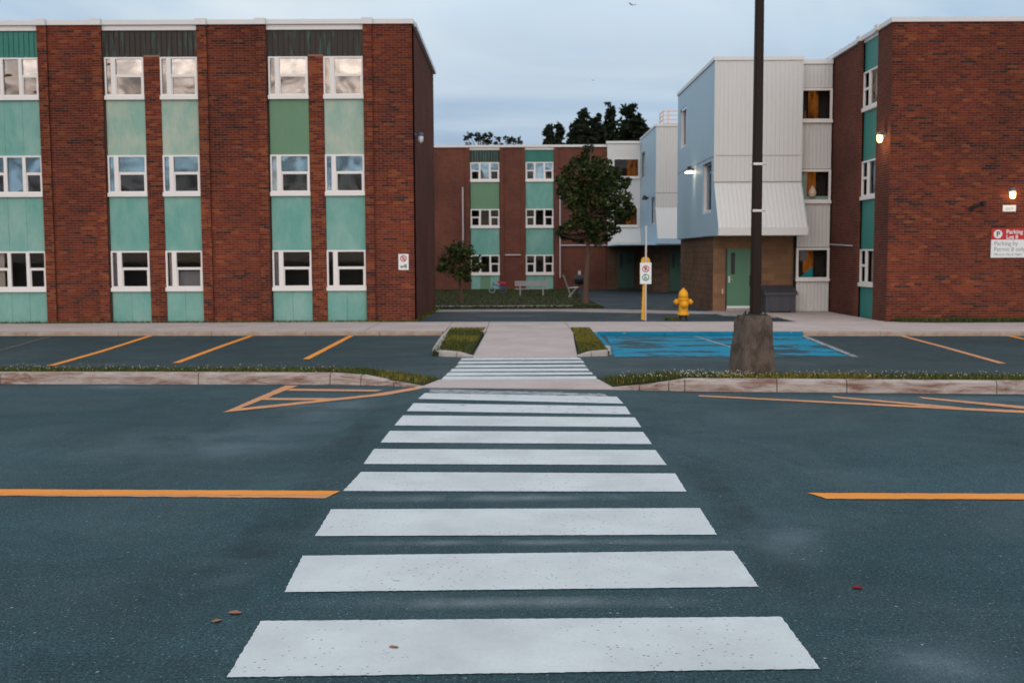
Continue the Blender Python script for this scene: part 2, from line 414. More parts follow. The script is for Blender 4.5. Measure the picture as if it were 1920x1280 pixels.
# ------------------------------------------------------------------ ground, road, car park
tag(MB().sheet([(-400, -400), (400, -400), (400, 500), (-400, 500)], -.06, 'earth').build('ground'), kind='structure')
def yl(x): return 15.67 - .052 * x if x < 0 else 15.12 - .107 * x      # kerb line between road and verge
rd = MB().sheet([(-90, -60), (90, -60), (90, 7.), (6.95, 14.9), (2.3, 15.5), (0, 15.9), (-2.6, 16.3), (-7.8, 16.6), (-90, 21)], 0, 'asphalt').build('road')
tag(rd, kind='structure')
lot = MB().sheet([(-90, 21.0), (-7.8, 16.61), (-2.6, 16.31), (0, 15.91), (2.3, 15.51), (6.95, 14.91), (90, 7.01), (90, 25.5), (12, 26.6), (-12, 27), (-90, 29)], .004, 'asphalt_lot').build('parking_lot')
tag(lot, kind='structure')

STR = [[(-1.3, 4.7), (1.41, 4.77), (1.41, 5.48), (-1.32, 5.45)], [(-1.3, 5.93), (1.41, 5.99), (1.42, 6.74), (-1.34, 6.67)],
       [(-1.35, 7.15), (1.39, 7.14), (1.41, 7.91), (-1.37, 7.92)], [(-1.38, 8.55), (1.4, 8.47), (1.42, 9.19), (-1.34, 9.32)],
       [(-1.37, 9.68), (1.4, 9.57), (1.4, 10.32), (-1.37, 10.45)], [(-1.35, 10.81), (1.41, 10.65), (1.41, 11.4), (-1.34, 11.54)],
       [(-1.33, 11.91), (1.43, 11.72), (1.44, 12.43), (-1.31, 12.68)], [(-1.3, 13.03), (1.42, 12.68), (1.43, 13.36), (-1.28, 13.74)],
       [(-1.26, 14.16), (1.43, 13.61), (1.41, 14.29), (-1.22, 14.77)]]
for i, q in enumerate(STR):
    MB().sheet(rough_poly(q, .02, .0035), .005, 'white_paint' if i < 7 else 'white_paint_worn').build('crosswalk_stripe', rd)
LOTS = [[(-1.09, 16.34), (1.31, 16.32), (1.32, 16.72), (-1.08, 16.81)], [(-1.06, 16.89), (1.3, 16.95), (1.29, 17.3), (-1.04, 17.35)],
        [(-1.03, 17.47), (1.28, 17.5), (1.26, 17.92), (-1.01, 17.93)], [(-.98, 18.1), (1.27, 18.14), (1.26, 18.54), (-.95, 18.54)],
        [(-.96, 18.73), (1.29, 18.82), (1.27, 19.2), (-.95, 19.2)], [(-.95, 19.4), (1.28, 19.4), (1.25, 19.78), (-.94, 19.8)]]
for i, q in enumerate(LOTS):
    MB().sheet(rough_poly(q, .05, .008), .0095, 'white_paint' if i < 4 else 'white_paint_worn').build('crosswalk_stripe', lot)
# grey ghosts of an older set of stripes
for x0, x1, y0, y1 in ((-1.45, 1.5, 5.60, 5.83), (-1.5, 1.75, 6.86, 7.02), (-1.75, 1.6, 8.12, 8.40), (-1.25, 1.3, 14.75, 15.1)):
    MB().sheet(rough_poly([(x0, y0), (x1, y0 + .03), (x1, y1 + .03), (x0, y1)], .12, .02), .0035, 'ghost_paint').build('worn_stripe', rd)
for x0, x1, y0, y1 in ((-2.1, -1.45, 5.9, 6.6), (-3.1, -1.62, 12.2, 14.6), (-4.6, -1.7, 9.6, 12.0), (-3.3, -1.75, 10.5, 13.2), (1.5, 2.1, 6.2, 7.6), (3.2, 9.0, 13.55, 14.4), (1.6, 2.4, 4.3, 5.2), (-7, -4.5, 15.2, 15.9), (1.45, 2.2, 7.0, 7.3)):
    MB().sheet(rough_poly([(x0, y0), (x1, y0 + (-.3 if x1 > 5 else .1)), (x1, y1 + (-.35 if x1 > 5 else .1)), (x0, y1)], .2, .06), .0028, 'dust').build('dusty_patch', rd)
for q in ([(-1.95, 5.0), (-1.42, 5.0), (-1.42, 9.4), (-1.85, 9.4)], [(-1.95, 8.6), (-1.44, 8.6), (-1.4, 14.2), (-1.75, 14.2)], [(1.46, 5.2), (1.85, 5.2), (1.8, 10.5), (1.46, 10.5)]):
    MB().sheet(rough_poly(q, .2, .03), .0022, 'dark_seal').build('dark_patch', rd)
MB().sheet(rough_poly([(-1.2, 14.82), (1.3, 14.3), (1.25, 14.62), (-1.18, 15.22)], .06, .03), .0045, 'white_paint_faded').build('worn_stripe', rd)
CL = [(-40, 10.05), (-4.23, 8.68), (-1.44, 8.55), (-1.49, 8.42), (-4.13, 8.47), (-40, 9.85)]
MB().sheet(rough_poly([(-14, 9.03), (-4.23, 8.67), (-1.40, 8.55), (-1.45, 8.40), (-4.2, 8.47), (-14, 8.83)], .06, .006), .006, 'yellow_paint').build('centre_line', rd)
MB().sheet(rough_poly([(-4.2, 8.48), (-1.45, 8.41), (-1.49, 8.30), (-4.2, 8.44)], .06, .01), .0045, 'yellow_paint_worn').build('centre_line', rd)
MB().sheet(rough_poly([(2.36, 8.40), (4.06, 8.34), (14, 7.95), (14, 7.75), (3.96, 8.14), (2.45, 8.19)], .06, .006), .006, 'yellow_paint').build('centre_line', rd)
for q, m in (([(-3.36, 15.70), (-3.17, 15.70), (-3.44, 13.2), (-3.55, 12.96)], 'yellow_paint_worn'),
             ([(-3.55, 12.97), (-3.52, 13.25), (-1.95, 14.62), (-1.42, 15.38), (-1.27, 15.31), (-1.72, 14.56)], 'yellow_paint_worn'),
             ([(-3.2, 15.30), (-1.84, 15.13), (-1.92, 14.95), (-3.2, 15.08)], 'yellow_paint_worn'),
             ([(-3.32, 14.32), (-2.38, 14.25), (-2.50, 14.05), (-3.32, 14.11)], 'yellow_paint_worn'),
             ([(2.54, 14.40), (6.22, 12.83), (14, 9.5), (14, 9.3), (6.11, 12.64), (2.51, 14.28)], 'yellow_paint_worn'),
             ([(4.3, 14.25), (5.6, 13.14), (5.3, 13.15), (4.3, 14.08)], 'yellow_paint_worn'),
             ([(5.42, 14.15), (6.39, 13.21), (8, 11.8), (8, 11.55), (6.28, 12.98), (5.42, 13.95)], 'yellow_paint_worn')):
    MB().sheet(rough_poly(q, .08, .008), .0055 + random.random() * .001, m).build('yellow_marking', rd)
def strip(pts, wd, z, m, name, parent):
    L_, R_ = [], []
    for i, p in enumerate(pts):
        a = Vector(pts[max(0, i - 1)]); b = Vector(pts[min(len(pts) - 1, i + 1)]); t = (b - a).normalized(); n = Vector((-t.y, t.x)) * wd / 2
        L_.append((p[0] + n.x, p[1] + n.y)); R_.append((p[0] - n.x, p[1] - n.y))
    b = MB()
    for i in range(len(pts) - 1): b.sheet([R_[i], R_[i + 1], L_[i + 1], L_[i]], z, m)
    return b.build(name, parent)
for pts, m in (([(-8.8, 25.85), (-8.55, 23.6), (-8.33, 21.4), (-8.15, 18.76)], 'yellow_paint'), ([(-6.3, 25.75), (-6.22, 23.), (-6.06, 19.14)], 'yellow_paint'),
               ([(-3.87, 25.6), (-3.85, 22.6), (-3.83, 19.74)], 'yellow_paint'), ([(-11.2, 25.82), (-10.9, 24), (-10.6, 22.2), (-10.3, 19.5)], 'yellow_paint_faded'),
               ([(9.08, 24.75), (8.85, 21.9), (8.51, 18.41)], 'yellow_paint_worn'), ([(11.52, 24.6), (11.2, 21.5), (11., 18.4)], 'yellow_paint')):
    strip(pts, .13, .0092, m, 'stall_line', lot)
strip([(6.82, 24.85), (6.6, 22.3), (6.37, 19.68)], .12, .0105, 'white_paint_faded', 'stall_line', lot)
strip([(4.3, 24.9), (4.5, 22.3), (4.75, 20.)], .07, .0105, 'white_paint_faded', 'stall_line', lot)
MB().sheet(rough_poly([(2.2, 25.1), (6.76, 24.85), (6.3, 19.9), (1.92, 19.85)], .25, .05), .0085, 'blue_paint').build('blue_stall_paint', lot)

# ------------------------------------------------------------------ kerbs
def kerb_run(parent, pts, width, hs, m, gap=.012, round_=.03, back=1):
    """one kerb stone per pair of points; front edge follows pts"""
    for i in range(len(pts) - 1):
        a, b = Vector((*pts[i], 0)), Vector((*pts[i + 1], 0)); t = (b - a).normalized(); n = Vector((-t.y, t.x, 0)) * back
        a, b = a + t * gap / 2, b - t * gap / 2
        mm = m[i] if isinstance(m, list) else m
        vs = []
        sub = 6; prof = [(0, -.05), (0.012, .62), (.02, .84), (.05, .97), (.09, 1.0), (width, .985), (width, -.05)]
        for k_ in range(sub + 1):
            p = a.lerp(b, k_ / sub); h = hs[i] + (hs[i + 1] - hs[i]) * k_ / sub
            for q, (d, z) in enumerate(prof):
                j = random.uniform(-.006, .006) if 0 < q < 5 else 0
                dd = d + j; v = p + n * dd; vs.append((v.x, v.y, z * h + j * .6 if z > 0 else z))
        c = len(prof); fs = []
        for k_ in range(sub):
            for q in range(c - 1):
                f = (k_ * c + q, (k_ + 1) * c + q, (k_ + 1) * c + q + 1, k_ * c + q + 1)
                fs.append(f[::-1] if back > 0 else f)
        fs += [tuple(range(c)), tuple(range(sub * c, sub * c + c))[::-1]]
        MB().add(vs, fs, mm).build('kerb_stone', parent)
kr = thing('verge_kerb', None, None, (0, 15.5, 0)); kr['kind'] = 'structure'
kerb_run(kr, [(-16.5, 16.52), (-13.4, 16.36), (-10.6, 16.22), (-7.76, 16.07), (-4.72, 15.93), (-2.72, 15.81), (-2.25, 15.74), (-1.75, 15.58), (-1.42, 15.42)], .17,
         [.175, .175, .175, .175, .175, .17, .145, .07, .02], 'kerb_red')
kerb_run(kr, [(1.42, 15.10), (1.8, 15.0), (2.2, 14.9), (2.42, 14.86), (3.68, 14.72), (4.62, 14.62), (6.6, 14.42), (8.6, 14.2), (10.6, 13.98), (13, 13.7)], .17,
         [.02, .065, .13, .17, .175, .175, .175, .175, .175, .175], 'kerb_red')
for p in ([(-16.5, 16.60), (-2.4, 15.87), (-1.3, 15.55), (-1.12, 16.36), (-2.6, 16.75), (-16.5, 17.5)], [(1.32, 16.33), (1.45, 15.3), (2.4, 14.95), (13, 13.8), (13, 14.9), (2.6, 15.95)]):
    z = [.145, .145, .03, .03, .12, .145] if p[0][0] < 0 else [.03, .03, .145, .145, .145, .13]
    tag(MB().prism(p, -.02, z, 'soil_grass').build('verge'), kind='structure')
cs = MB().prism([(-1.42, 15.40), (1.72, 15.04), (1.33, 16.27), (-1.14, 16.31)], -.02, [.013, .013, .013, .013], 'sidewalk').build('crossing_slab')
tag(cs, kind='structure')
# pavement by the buildings
sw = tag(MB().prism([(-16.5, 26.4), (-1.6, 25.75), (1.95, 25.4), (15, 24.75), (15, 28.75), (10.2, 28.75), (9.8, 33.9), (7.7, 34.3), (7.7, 28.75), (-2.6, 29.5), (-16.5, 29.7)], -.03, .088, 'joint').build('sidewalk'), kind='structure')
def kb(x): return 25.53 - .043 * x if x < 0 else 25.30 - .055 * x         # back of the kerb
xs = [-16.5, -13.9, -11.3, -8.7, -6.1, -3.6, -1.62, -.62, 1.45, 3.92, 6.3, 8.7, 11.2, 13.6, 15.5]
for i in range(len(xs) - 1):
    a, b = xs[i] + .008, xs[i + 1] - .008
    yb = lambda x: 29.5 if x < -2.6 else (29.28 - .05 * x if x < 6.4 else 28.62)
    if -1.7 < xs[i] < 1.2: f0 = f1 = 26.9 if xs[i] != -.62 else 24.8
    else: f0, f1 = kb(a) + .16, kb(b) + .16
    MB().prism([(a, f0), (b, f1), (b, yb(b)), (a, yb(a))], .0, .1 + random.uniform(-.004, .004), 'sidewalk').build('slab', sw)
MB().prism([(7.72, 28.64), (10.08, 28.66), (10.08, 33.95), (7.76, 33.95)], .0, .092, 'sidewalk').build('slab', sw)
MB().prism([(6.3, 32.0), (7.75, 31.0), (7.75, 34.35), (6.3, 34.35)], .0, .11, 'cement_pad').build('slab', sw)
# ramp down to the lot
MB().prism([(-.74, 19.86), (1.22, 19.86), (1.42, 24.78), (-.62, 24.78)], -.02, [.016, .016, .1, .1], 'sidewalk').build('ramp', sw)
MB().prism([(-1.6, 25.6), (-.64, 25.6), (-.63, 26.9), (-1.6, 26.9)], .0, .098, 'sidewalk').build('slab', sw)
kf = thing('pavement_kerb', None, None, (0, 25.5, 0)); kf['kind'] = 'structure'
kx = [-16.5, -14.2, -11.9, -9.6, -7.3, -5.0, -3.2, -1.68]
kerb_run(kf, [(x, kb(x)) for x in kx], .15, [.105] * 8, 'kerb_far')
kx = [2.02, 3.6, 5.2, 6.82, 8.6, 10.9, 13.2, 15.5]
kerb_run(kf, [(x, kb(x)) for x in kx], .15, [.105] * 8, ['blue_kerb'] * 3 + ['kerb_far'] * 4)
kerb_run(kf, [(-1.66, 25.55), (-1.62, 23.4), (-1.58, 21.0), (-1.50, 20.42)], .15, [.10, .12, .12, .10], 'kerb_white', back=1)
kerb_run(kf, [(-1.50, 20.40), (-1.34, 20.18), (-1.05, 20.1), (-.76, 20.0)], .13, [.10, .12, .1, .03], 'kerb_white')
kerb_run(kf, [(2.0, 25.2), (2.02, 23.4), (1.98, 21.2), (1.92, 20.42)], .13, [.10, .12, .12, .10], ['blue_kerb', 'blue_kerb', 'kerb_white'], back=-1)
kerb_run(kf, [(1.24, 19.98), (1.5, 20.05), (1.8, 20.12), (1.92, 20.4)], .12, [.03, .1, .12, .1], 'kerb_white')
for p in ([(-1.52, 20.3), (-.78, 20.1), (-.66, 26.85), (-1.55, 26.85)], [(1.26, 20.1), (1.85, 20.2), (1.94, 26.6), (1.47, 26.6), (1.44, 24.8)]):
    tag(MB().prism(p, -.02, [.09, .05, .1, .1] if p[0][0] < 0 else [.05, .09, .115, .115, .11], 'soil_grass').build('planting_bed'), kind='structure')
# courtyard
tag(MB().sheet([(-14, 29.1), (-2.5, 29.4), (7.0, 28.7), (8.3, 28.65), (6.9, 33), (14, 34), (14, 59), (-30, 59), (-30, 38)], .086, 'asphalt_drive').build('driveway'), kind='structure')
tag(MB().prism([(-14, 34.9), (1.2, 34.9), (5.2, 33.2), (6.3, 33.0), (6.3, 34.2), (2.8, 36.1), (-14, 36.1)], .05, .104, 'cement_pad').build('path'), kind='structure')
tag(MB().prism([(-14, 36.15), (3.0, 36.15), (3.3, 37.8), (-14, 38.0)], .05, .112, 'lawn').build('grass_strip'), kind='structure')
tag(MB().prism([(-14, 38.0), (2.2, 37.9), (2.2, 38.5), (-14, 38.6)], .05, .118, 'cement_pad').build('garden_edging'), kind='structure')
tag(MB().prism([(-14, 38.6), (3.2, 38.5), (3.0, 46), (3.4, 57.9), (-14, 57.9)], .05, .125, 'lawn').build('lawn'), kind='structure')

# ------------------------------------------------------------------ facade helpers
# F = ('y', Y): wall facing the camera (u is x);  F = ('x', X): wall facing left (u is y).  d is the distance out from that plane
def fb(b, F, u0, u1, d0, d1, z0, z1, m):
    if F[0] == 'y': return b.box(u0, u1, F[1] - d1, F[1] - d0, z0, z1, m)
    return b.box(F[1] - d1, F[1] - d0, u0, u1, z0, z1, m)
def fpart(name, parent, F, *a): return fb(MB(), F, *a).build(name, parent)
def window(parent, F, u0, u1, z0, z1, kind, gl, sill=.11, d=0., curtains=(), fw=.045):
    """kind 'A': narrow light + double-hung sash, 'B': sash, centre light, sash, 'C': single light"""
    W_ = u1 - u0; zb = z0 + sill; b = MB(); m = 'window_frame'
    fb(b, F, u0, u0 + fw, d, d + .06, zb, z1, m); fb(b, F, u1 - fw, u1, d, d + .06, zb, z1, m)
    fb(b, F, u0 + fw, u1 - fw, d, d + .06, z1 - fw, z1, m); fb(b, F, u0 + fw, u1 - fw, d, d + .06, zb, zb + .035, m)
    lights = []; zi0, zi1 = zb + .035, z1 - fw; zm = (zi0 + zi1) / 2 + .02
    def sash(a, c):
        fb(b, F, a, c, d + .002, d + .05, zm - .035, zm + .035, m)
        fb(b, F, a, a + .03, d + .002, d + .045, zi0, zm - .035, m); fb(b, F, c - .03, c, d + .002, d + .045, zi0, zm - .035, m)
        lights.append((a, c, zm + .035, zi1, 'up')); lights.append((a + .03, c - .03, zi0, zm - .035, 'low'))
    if kind == 'A':
        a = u0 + fw + .13; fb(b, F, a, a + .125, d + .002, d + .07, zi0, zi1, m)
        lights.append((u0 + fw, a, zi0, zi1, 'side')); sash(a + .125, u1 - fw)
    elif kind == 'B':
        t = W_ * .30; fb(b, F, u0 + t, u0 + t + .09, d + .002, d + .07, zi0, zi1, m); fb(b, F, u1 - t - .09, u1 - t, d + .002, d + .07, zi0, zi1, m)
        sash(u0 + fw, u0 + t); lights.append((u0 + t + .09, u1 - t - .09, zi0, zi1, 'side')); sash(u1 - t, u1 - fw)
    elif kind == 'D':
        t = u0 + W_ * .52; fb(b, F, t, t + .09, d + .002, d + .07, zi0, zi1, m)
        lights.append((u0 + fw, t, zi0, zi1, 'side')); sash(t + .09, u1 - fw)
    else: lights.append((u0 + fw, u1 - fw, zi0, zi1, 'up'))
    w_ = b.build('window', parent)
    fpart('sill', w_, F, u0 - .015, u1 + .015, d, d + .10, z0, zb - .002, m)
    for (a, c, e, f, k_) in lights:
        g = gl.get(k_, gl.get('up')); fpart('pane', w_, F, a, c, d + .012, d + .02, e, f, g)
    for (a, c, e, f, m_, dd) in curtains:
        fpart('curtain', w_, F, u0 + a * W_, u0 + c * W_, d - dd - .02, d - dd, z0 + e * (z1 - z0), z0 + f * (z1 - z0), m_)
    return w_
def ribbed(name, parent, F, u0, u1, z0, z1, pitch, m, depth=.025, d=0., ztop=None):
    b = MB(); n = max(1, round((u1 - u0) / pitch)); p = (u1 - u0) / n; pr = []
    for i in range(n):
        a = u0 + i * p; pr += [(a, d), (a + p * .62, d), (a + p * .70, d + depth), (a + p * .90, d + depth)]
    pr.append((u1, d)); vs = []
    for u, q in pr:
        for z in (z0, z1): vs.append((u, F[1] - q, z) if F[0] == 'y' else (F[1] - q, u, z))
    fs = [(2 * i, 2 * i + 2, 2 * i + 3, 2 * i + 1) for i in range(len(pr) - 1)]
    return b.add(vs, fs, m).build(name, parent)

CAMP = Vector((0, 0, 1.9))
BW = [5, 4.2, 3, .75, .6, 2.2]
class Brickwork:
    """running-bond brickwork on walls that face the camera"""
    def __init__(s, parent): s.parent = parent; s.l = []; s.dark = {}
    def area(s, u0, u1, z0, z1, yf, depth, accent=False):
        course, ln, j = .0667, .2, .013
        n = int(round((z1 - z0) / course)); course = (z1 - z0) / n; run = 0
        for r in range(n):
            za, zc = z0 + r * course + j / 2, z0 + (r + 1) * course - j / 2
            u = u0 - (ln + j) * (.5 if r % 2 else 0)
            while u < u1 - .01:
                a, c = max(u, u0), min(u + ln, u1)
                if u1 - c < .045: c = u1
                if a == u0 and c - a < .04: u += ln + j; a, c = u0, u + ln
                if c - a > .03:
                    if run > 0: k_ = 4; run -= 1
                    else:
                        k_ = random.choices(range(6), BW)[0]
                        if accent and random.random() < .22: k_ = 3
                        if k_ == 4 and random.random() < .6: run = random.choice((0, 1, 1))
                    o = random.uniform(-.002, .002)
                    s.l.append((a, c, za, zc, yf + o, depth, k_))
                u += ln + j
    def build(s):
        l = sorted(s.l, key=lambda q: (abs(q[1] - q[0] - .2) > .004, (Vector(((q[0] + q[1]) / 2, q[4], (q[2] + q[3]) / 2)) - CAMP).length))
        cache = {}; O = Vector(ORG[s.parent.name])
        for (a, c, e, f, y, dp, k_) in l[:300]:
            key = (k_, round(dp, 3))
            if key not in cache:
                b = MB().box(-.1, .1, 0, dp, -(f - e) / 2, (f - e) / 2, BR[k_][0])
                me = bpy.data.meshes.new('brick'); me.from_pydata(b.v, [], b.f); me.materials.append(M[BR[k_][0]]); cache[key] = me
            ob = bpy.data.objects.new('brick', cache[key]); col.objects.link(ob); ob.parent = s.parent
            ob.location = Vector(((a + c) / 2, y, (e + f) / 2)) - O
        b = MB()
        for (a, c, e, f, y, dp, k_) in l[300:]: b.box(a, c, y, y + dp, e, f, BR[k_][0])
        tag(b.build('brickwork', s.parent), kind='stuff')

# ------------------------------------------------------------------ left brick building
YL, TOP, Z0 = 29.6, 8.20, .09
lb = thing('brick_building', 'three-storey red brick building with pale teal panels, at left', 'building', (-9, YL, 0))
bk = Brickwork(lb)
core = MB()
core.box(-16.2, -2.70, YL + 1.1, 37.6, Z0, TOP - .02, 'dark_interior')
core.build('core', lb)
MB().box(-2.98, -2.69, YL + .025, 37.6, 0, TOP, 'brick_side').build('side_wall', lb)
MB().box(-16.2, -2.9, 37.4, 37.61, 0, TOP, 'brick_far').build('rear_wall', lb)
piers = [(-16.2, -14.72, -14.72, None), ]
def pier(u0, u1, y, z0, z1, name='pier', dep=.5): return box(name, lb, u0, u1, y + .012, y + dep, z0, z1, 'mortar')
def wall_l(u0, u1): pier(u0, u1, YL, 0, TOP); bk.area(u0, u1, Z0, TOP, YL, .03)
def pil_l(u0, u1):
    pier(u0, u1, YL - .06, 0, TOP, 'pilaster'); bk.area(u0, u1, Z0, TOP, YL - .06, .09, True)
wall_l(-16.2, -14.70); pil_l(-14.70, -14.42)
pil_l(-12.88, -12.62); wall_l(-12.62, -11.40); pil_l(-11.40, -11.13)
pil_l(-8.54, -8.27); wall_l(-8.27, -6.93); pil_l(-6.93, -6.66)
pil_l(-4.02, -3.78); wall_l(-3.78, -2.69)
for u0, u1 in ((-10.02, -9.585), (-5.535, -5.125)):
    pier(u0, u1, YL + .03, 0, 7.40); bk.area(u0, u1, Z0, 7.36, YL + .03, .03, True)
bk.build()
bays = [(-14.42, -12.88, [(-14.40, -12.89)]), (-11.13, -8.54, [(-11.09, -10.03), (-9.575, -8.56)]), (-6.66, -4.02, [(-6.62, -5.545), (-5.115, -4.04)])]
FL = ('y', YL + .07)
gl3 = {'up': 'glass_mirror', 'low': 'glass_film', 'side': 'glass_film'}
gl2 = {'up': 'glass_blue', 'low': 'glass_dim', 'side': 'glass_blue'}
gl1 = {'up': 'glass_clear', 'low': 'glass_clear', 'side': 'glass_clear'}
wi = 0
CUR = {2: [(0, .2, .1, 1, 'curtain_cream', .06)], 5: [(0, .2, .1, 1, 'curtain_grey', .06)], 8: [(.05, .2, .1, 1, 'curtain_cream', .1), (.3, .98, .1, .5, 'curtain_grey', .08)],
       11: [(0, .2, .1, 1, 'curtain_grey', .06)], 3: [(0, .2, .1, 1, 'curtain_grey', .06)], 9: [(.3, .98, .1, .52, 'curtain_grey', .08)], 6: [(.0, .18, .1, 1, 'curtain_grey', .06)],
       12: [(0, .18, .1, 1, 'curtain_cream', .08)], 10: [(0, .2, .1, .98, 'curtain_cream', .06)]}
for bi, (b0, b1, ws) in enumerate(bays):
    fm = 'copper_green' if bi == 0 else 'copper_dark'
    fa = fpart('fascia', lb, FL, b0, b1, -.10, .0, 7.365, 8.06, fm)
    n = round((b1 - b0) / .145)
    sm = fb(MB(), FL, -.012, .012, 0, .022, 7.365, 8.06, fm)
    me = None
    for i in range(1, n):
        u = b0 + (b1 - b0) * i / n
        if me is None:
            ob = fb(MB(), FL, u - .013, u + .013, 0.001, .026, 7.37, 8.055, fm).build('seam', fa); me = ob.data; u_first = u
        else:
            c = ob.copy(); col.objects.link(c); c.parent = fa; c.location.x = u - u_first
    fpart('soffit_trim', lb, FL, b0, b1, -.1, .055, 8.062, TOP - .003, 'white_trim')
    for (u0, u1) in ws:
        for fl, (z0, z1) in enumerate(((6.20, 7.345), (3.575, 4.70), (.965, 2.085))):
            window(lb, FL, u0, u1, z0, z1, 'B' if bi == 0 else 'A', (gl3, gl2, gl1)[fl], curtains=CUR.get(wi, ())); wi += 1
        for fl, (z0, z1) in enumerate(((4.702, 6.197), (2.087, 3.572), (Z0 - .05, .962))):
            m = 'panel_teal'
            if fl == 0: m = 'panel_teal' if bi == 0 else ('panel_green' if (bi == 2 and u0 < -6) else 'panel_pale')
            k_ = 3 if bi == 0 else (2 if fl == 2 else 1); g = .006
            for i in range(k_):
                a = u0 + (u1 - u0) * i / k_ + (g / 2 if i else 0); c = u0 + (u1 - u0) * (i + 1) / k_ - (g / 2 if i < k_ - 1 else 0)
                fpart('spandrel_panel', lb, FL, a, c, -.08, .022, z0, z1, m)
# roof coping, raised over the pilasters
MB().box(-16.2, -2.64, YL - .05, YL + .35, TOP, TOP + .125, 'coping_metal').build('coping', lb)
MB().box(-2.95, -2.60, YL + .351, 37.7, TOP, TOP + .125, 'coping_metal').build('coping', lb)
MB().box(-16.2, -2.951, YL + .351, 37.6, TOP - .01, TOP + .03, 'roofing').build('roof', lb)
for u0, u1 in ((-14.74, -14.44), (-12.92, -12.62), (-11.42, -11.12), (-8.56, -8.26), (-6.95, -6.65), (-4.05, -3.75)):
    MB().box(u0, u1, YL - .12, YL + .2, TOP - .015, TOP + .15, 'coping_metal').build('coping_cap', lb)

# ------------------------------------------------------------------ right brick building
YR, XR, TR = 28.8, 10.12, 8.02
rb = thing('brick_building', 'red brick building end wall with red and white parking sign, at right', 'building', (12.5, YR, 0))
bk = Brickwork(rb)
box('end_wall', rb, XR + .002, 15.2, YR + .012, YR + .4, 0, TR, 'mortar'); bk.area(XR, 15.2, .06, TR, YR, .03); bk.build()
box('core', rb, XR + 1.0, 15.2, YR + .42, 41, 0, TR - .02, 'dark_interior')
FR = ('x', XR)
box('side_wall', rb, XR + .001, XR + .9, YR + .031, 29.93, 0, TR, 'brick_side')
box('side_wall', rb, XR + .03, XR + .9, 31.22, 41, 0, TR, 'brick_side')
box('pilaster', rb, XR - .05, XR + .5, 31.22, 31.5, 0, TR, 'brick_side')
FRb = ('x', XR + .09)
ROWS = ((5.98, 7.10), (3.46, 4.57), (.98, 2.05))
for fl, (z0, z1) in enumerate(ROWS):
    window(rb, FRb, 29.95, 31.20, z0, z1, 'D', (gl2, gl2, gl1)[fl] if fl else {'up': 'glass_dim', 'low': 'glass_dim', 'side': 'glass_film'}, curtains=[(.02, .5, .1, .98, 'curtain_cream', .08)])
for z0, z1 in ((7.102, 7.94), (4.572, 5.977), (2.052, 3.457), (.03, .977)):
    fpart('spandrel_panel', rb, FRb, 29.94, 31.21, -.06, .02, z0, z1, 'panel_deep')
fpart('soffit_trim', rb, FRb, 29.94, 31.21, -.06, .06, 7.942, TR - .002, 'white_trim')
box('coping', rb, XR - .05, 15.25, YR - .05, YR + .35, TR, TR + .12, 'coping_metal')
box('coping', rb, XR - .05, XR + .3, YR + .351, 41, TR, TR + .12, 'coping_metal')
box('coping_cap', rb, XR - .11, XR + .2, 29.72, 29.96, TR - .01, TR + .15, 'coping_metal')
box('coping_cap', rb, XR - .11, XR + .2, 31.21, 31.5, TR - .01, TR + .15, 'coping_metal')
box('roof', rb, XR + .301, 15.2, YR + .351, 41, TR - .01, TR + .03, 'roofing')
MB().tube((XR - .02, 31.75, 2.16), (XR - .02, 33.95, 2.22), .022, 'conduit').build('conduit', rb)

# ------------------------------------------------------------------ far brick building
YM, TM = 58.0, 7.72
mb_ = thing('brick_building', 'far three-storey brick building behind the lawn with teal bays', 'building', (0, YM, 0))
FM = ('y', YM)
for u0, u1 in ((-12, -2.24), (-.62, .74), (2.30, 5.14)): fpart('wall', mb_, FM, u0, u1, -.8, 0., 0, TM, 'brick_far')
for u0, u1 in ((-2.46, -2.24), (-.62, -.42), (.54, .74), (2.30, 2.52)): fpart('pilaster', mb_, FM, u0, u1, .002, .07, 0, TM, 'brick_far')
box('core', mb_, -12, 5.14, YM + 1., 70, 0, TM - .03, 'dark_interior')
FMb = ('y', YM + .08)
for bi, (b0, b1) in enumerate(((-2.24, -.62), (.74, 2.30))):
    fa = fpart('fascia', mb_, FMb, b0, b1, -.1, .0, 6.94, 7.58, 'copper_dark' if bi == 0 else 'copper_green')
    for i in range(1, 11):
        u = b0 + (b1 - b0) * i / 11; fpart('seam', fa, FMb, u - .015, u + .015, .001, .03, 6.95, 7.57, 'copper_green')
    fpart('soffit_trim', mb_, FMb, b0, b1, -.1, .09, 7.582, TM - .002, 'white_trim')
    for fl, (z0, z1) in enumerate(((5.88, 6.93), (3.40, 4.43), (.86, 1.96))):
        window(mb_, FMb, b0 + .03, b1 - .03, z0, z1, 'B', (gl2, gl1, gl1)[fl], sill=.13, fw=.06, curtains=[(.3, .7, .1, .95, 'curtain_grey', .2)] if fl == 0 else ())
    for fl, (z0, z1) in enumerate(((4.432, 5.877), (1.962, 3.397), (.05, .857))):
        if fl < 2: fpart('spandrel_panel', mb_, FMb, b0 + .03, b1 - .03, -.08, .02, z0, z1, 'panel_green' if (bi == 0 and fl == 0) else 'panel_teal')
        else:
            for i in range(3):
                w3 = (b1 - b0 - .06) / 3; a = b0 + .03 + i * w3
                fpart('spandrel_panel', mb_, FMb, a, a + w3 - .01, -.08, .02, z0, z1, ('panel_teal', 'panel_green', 'panel_teal')[i] if bi == 0 else 'panel_teal')
box('coping', mb_, -12, 5.15, YM - .1, YM + .3, TM, TM + .12, 'coping_metal')
box('roof', mb_, -12, 5.15, YM + .301, 70, TM - .02, TM + .02, 'roofing')
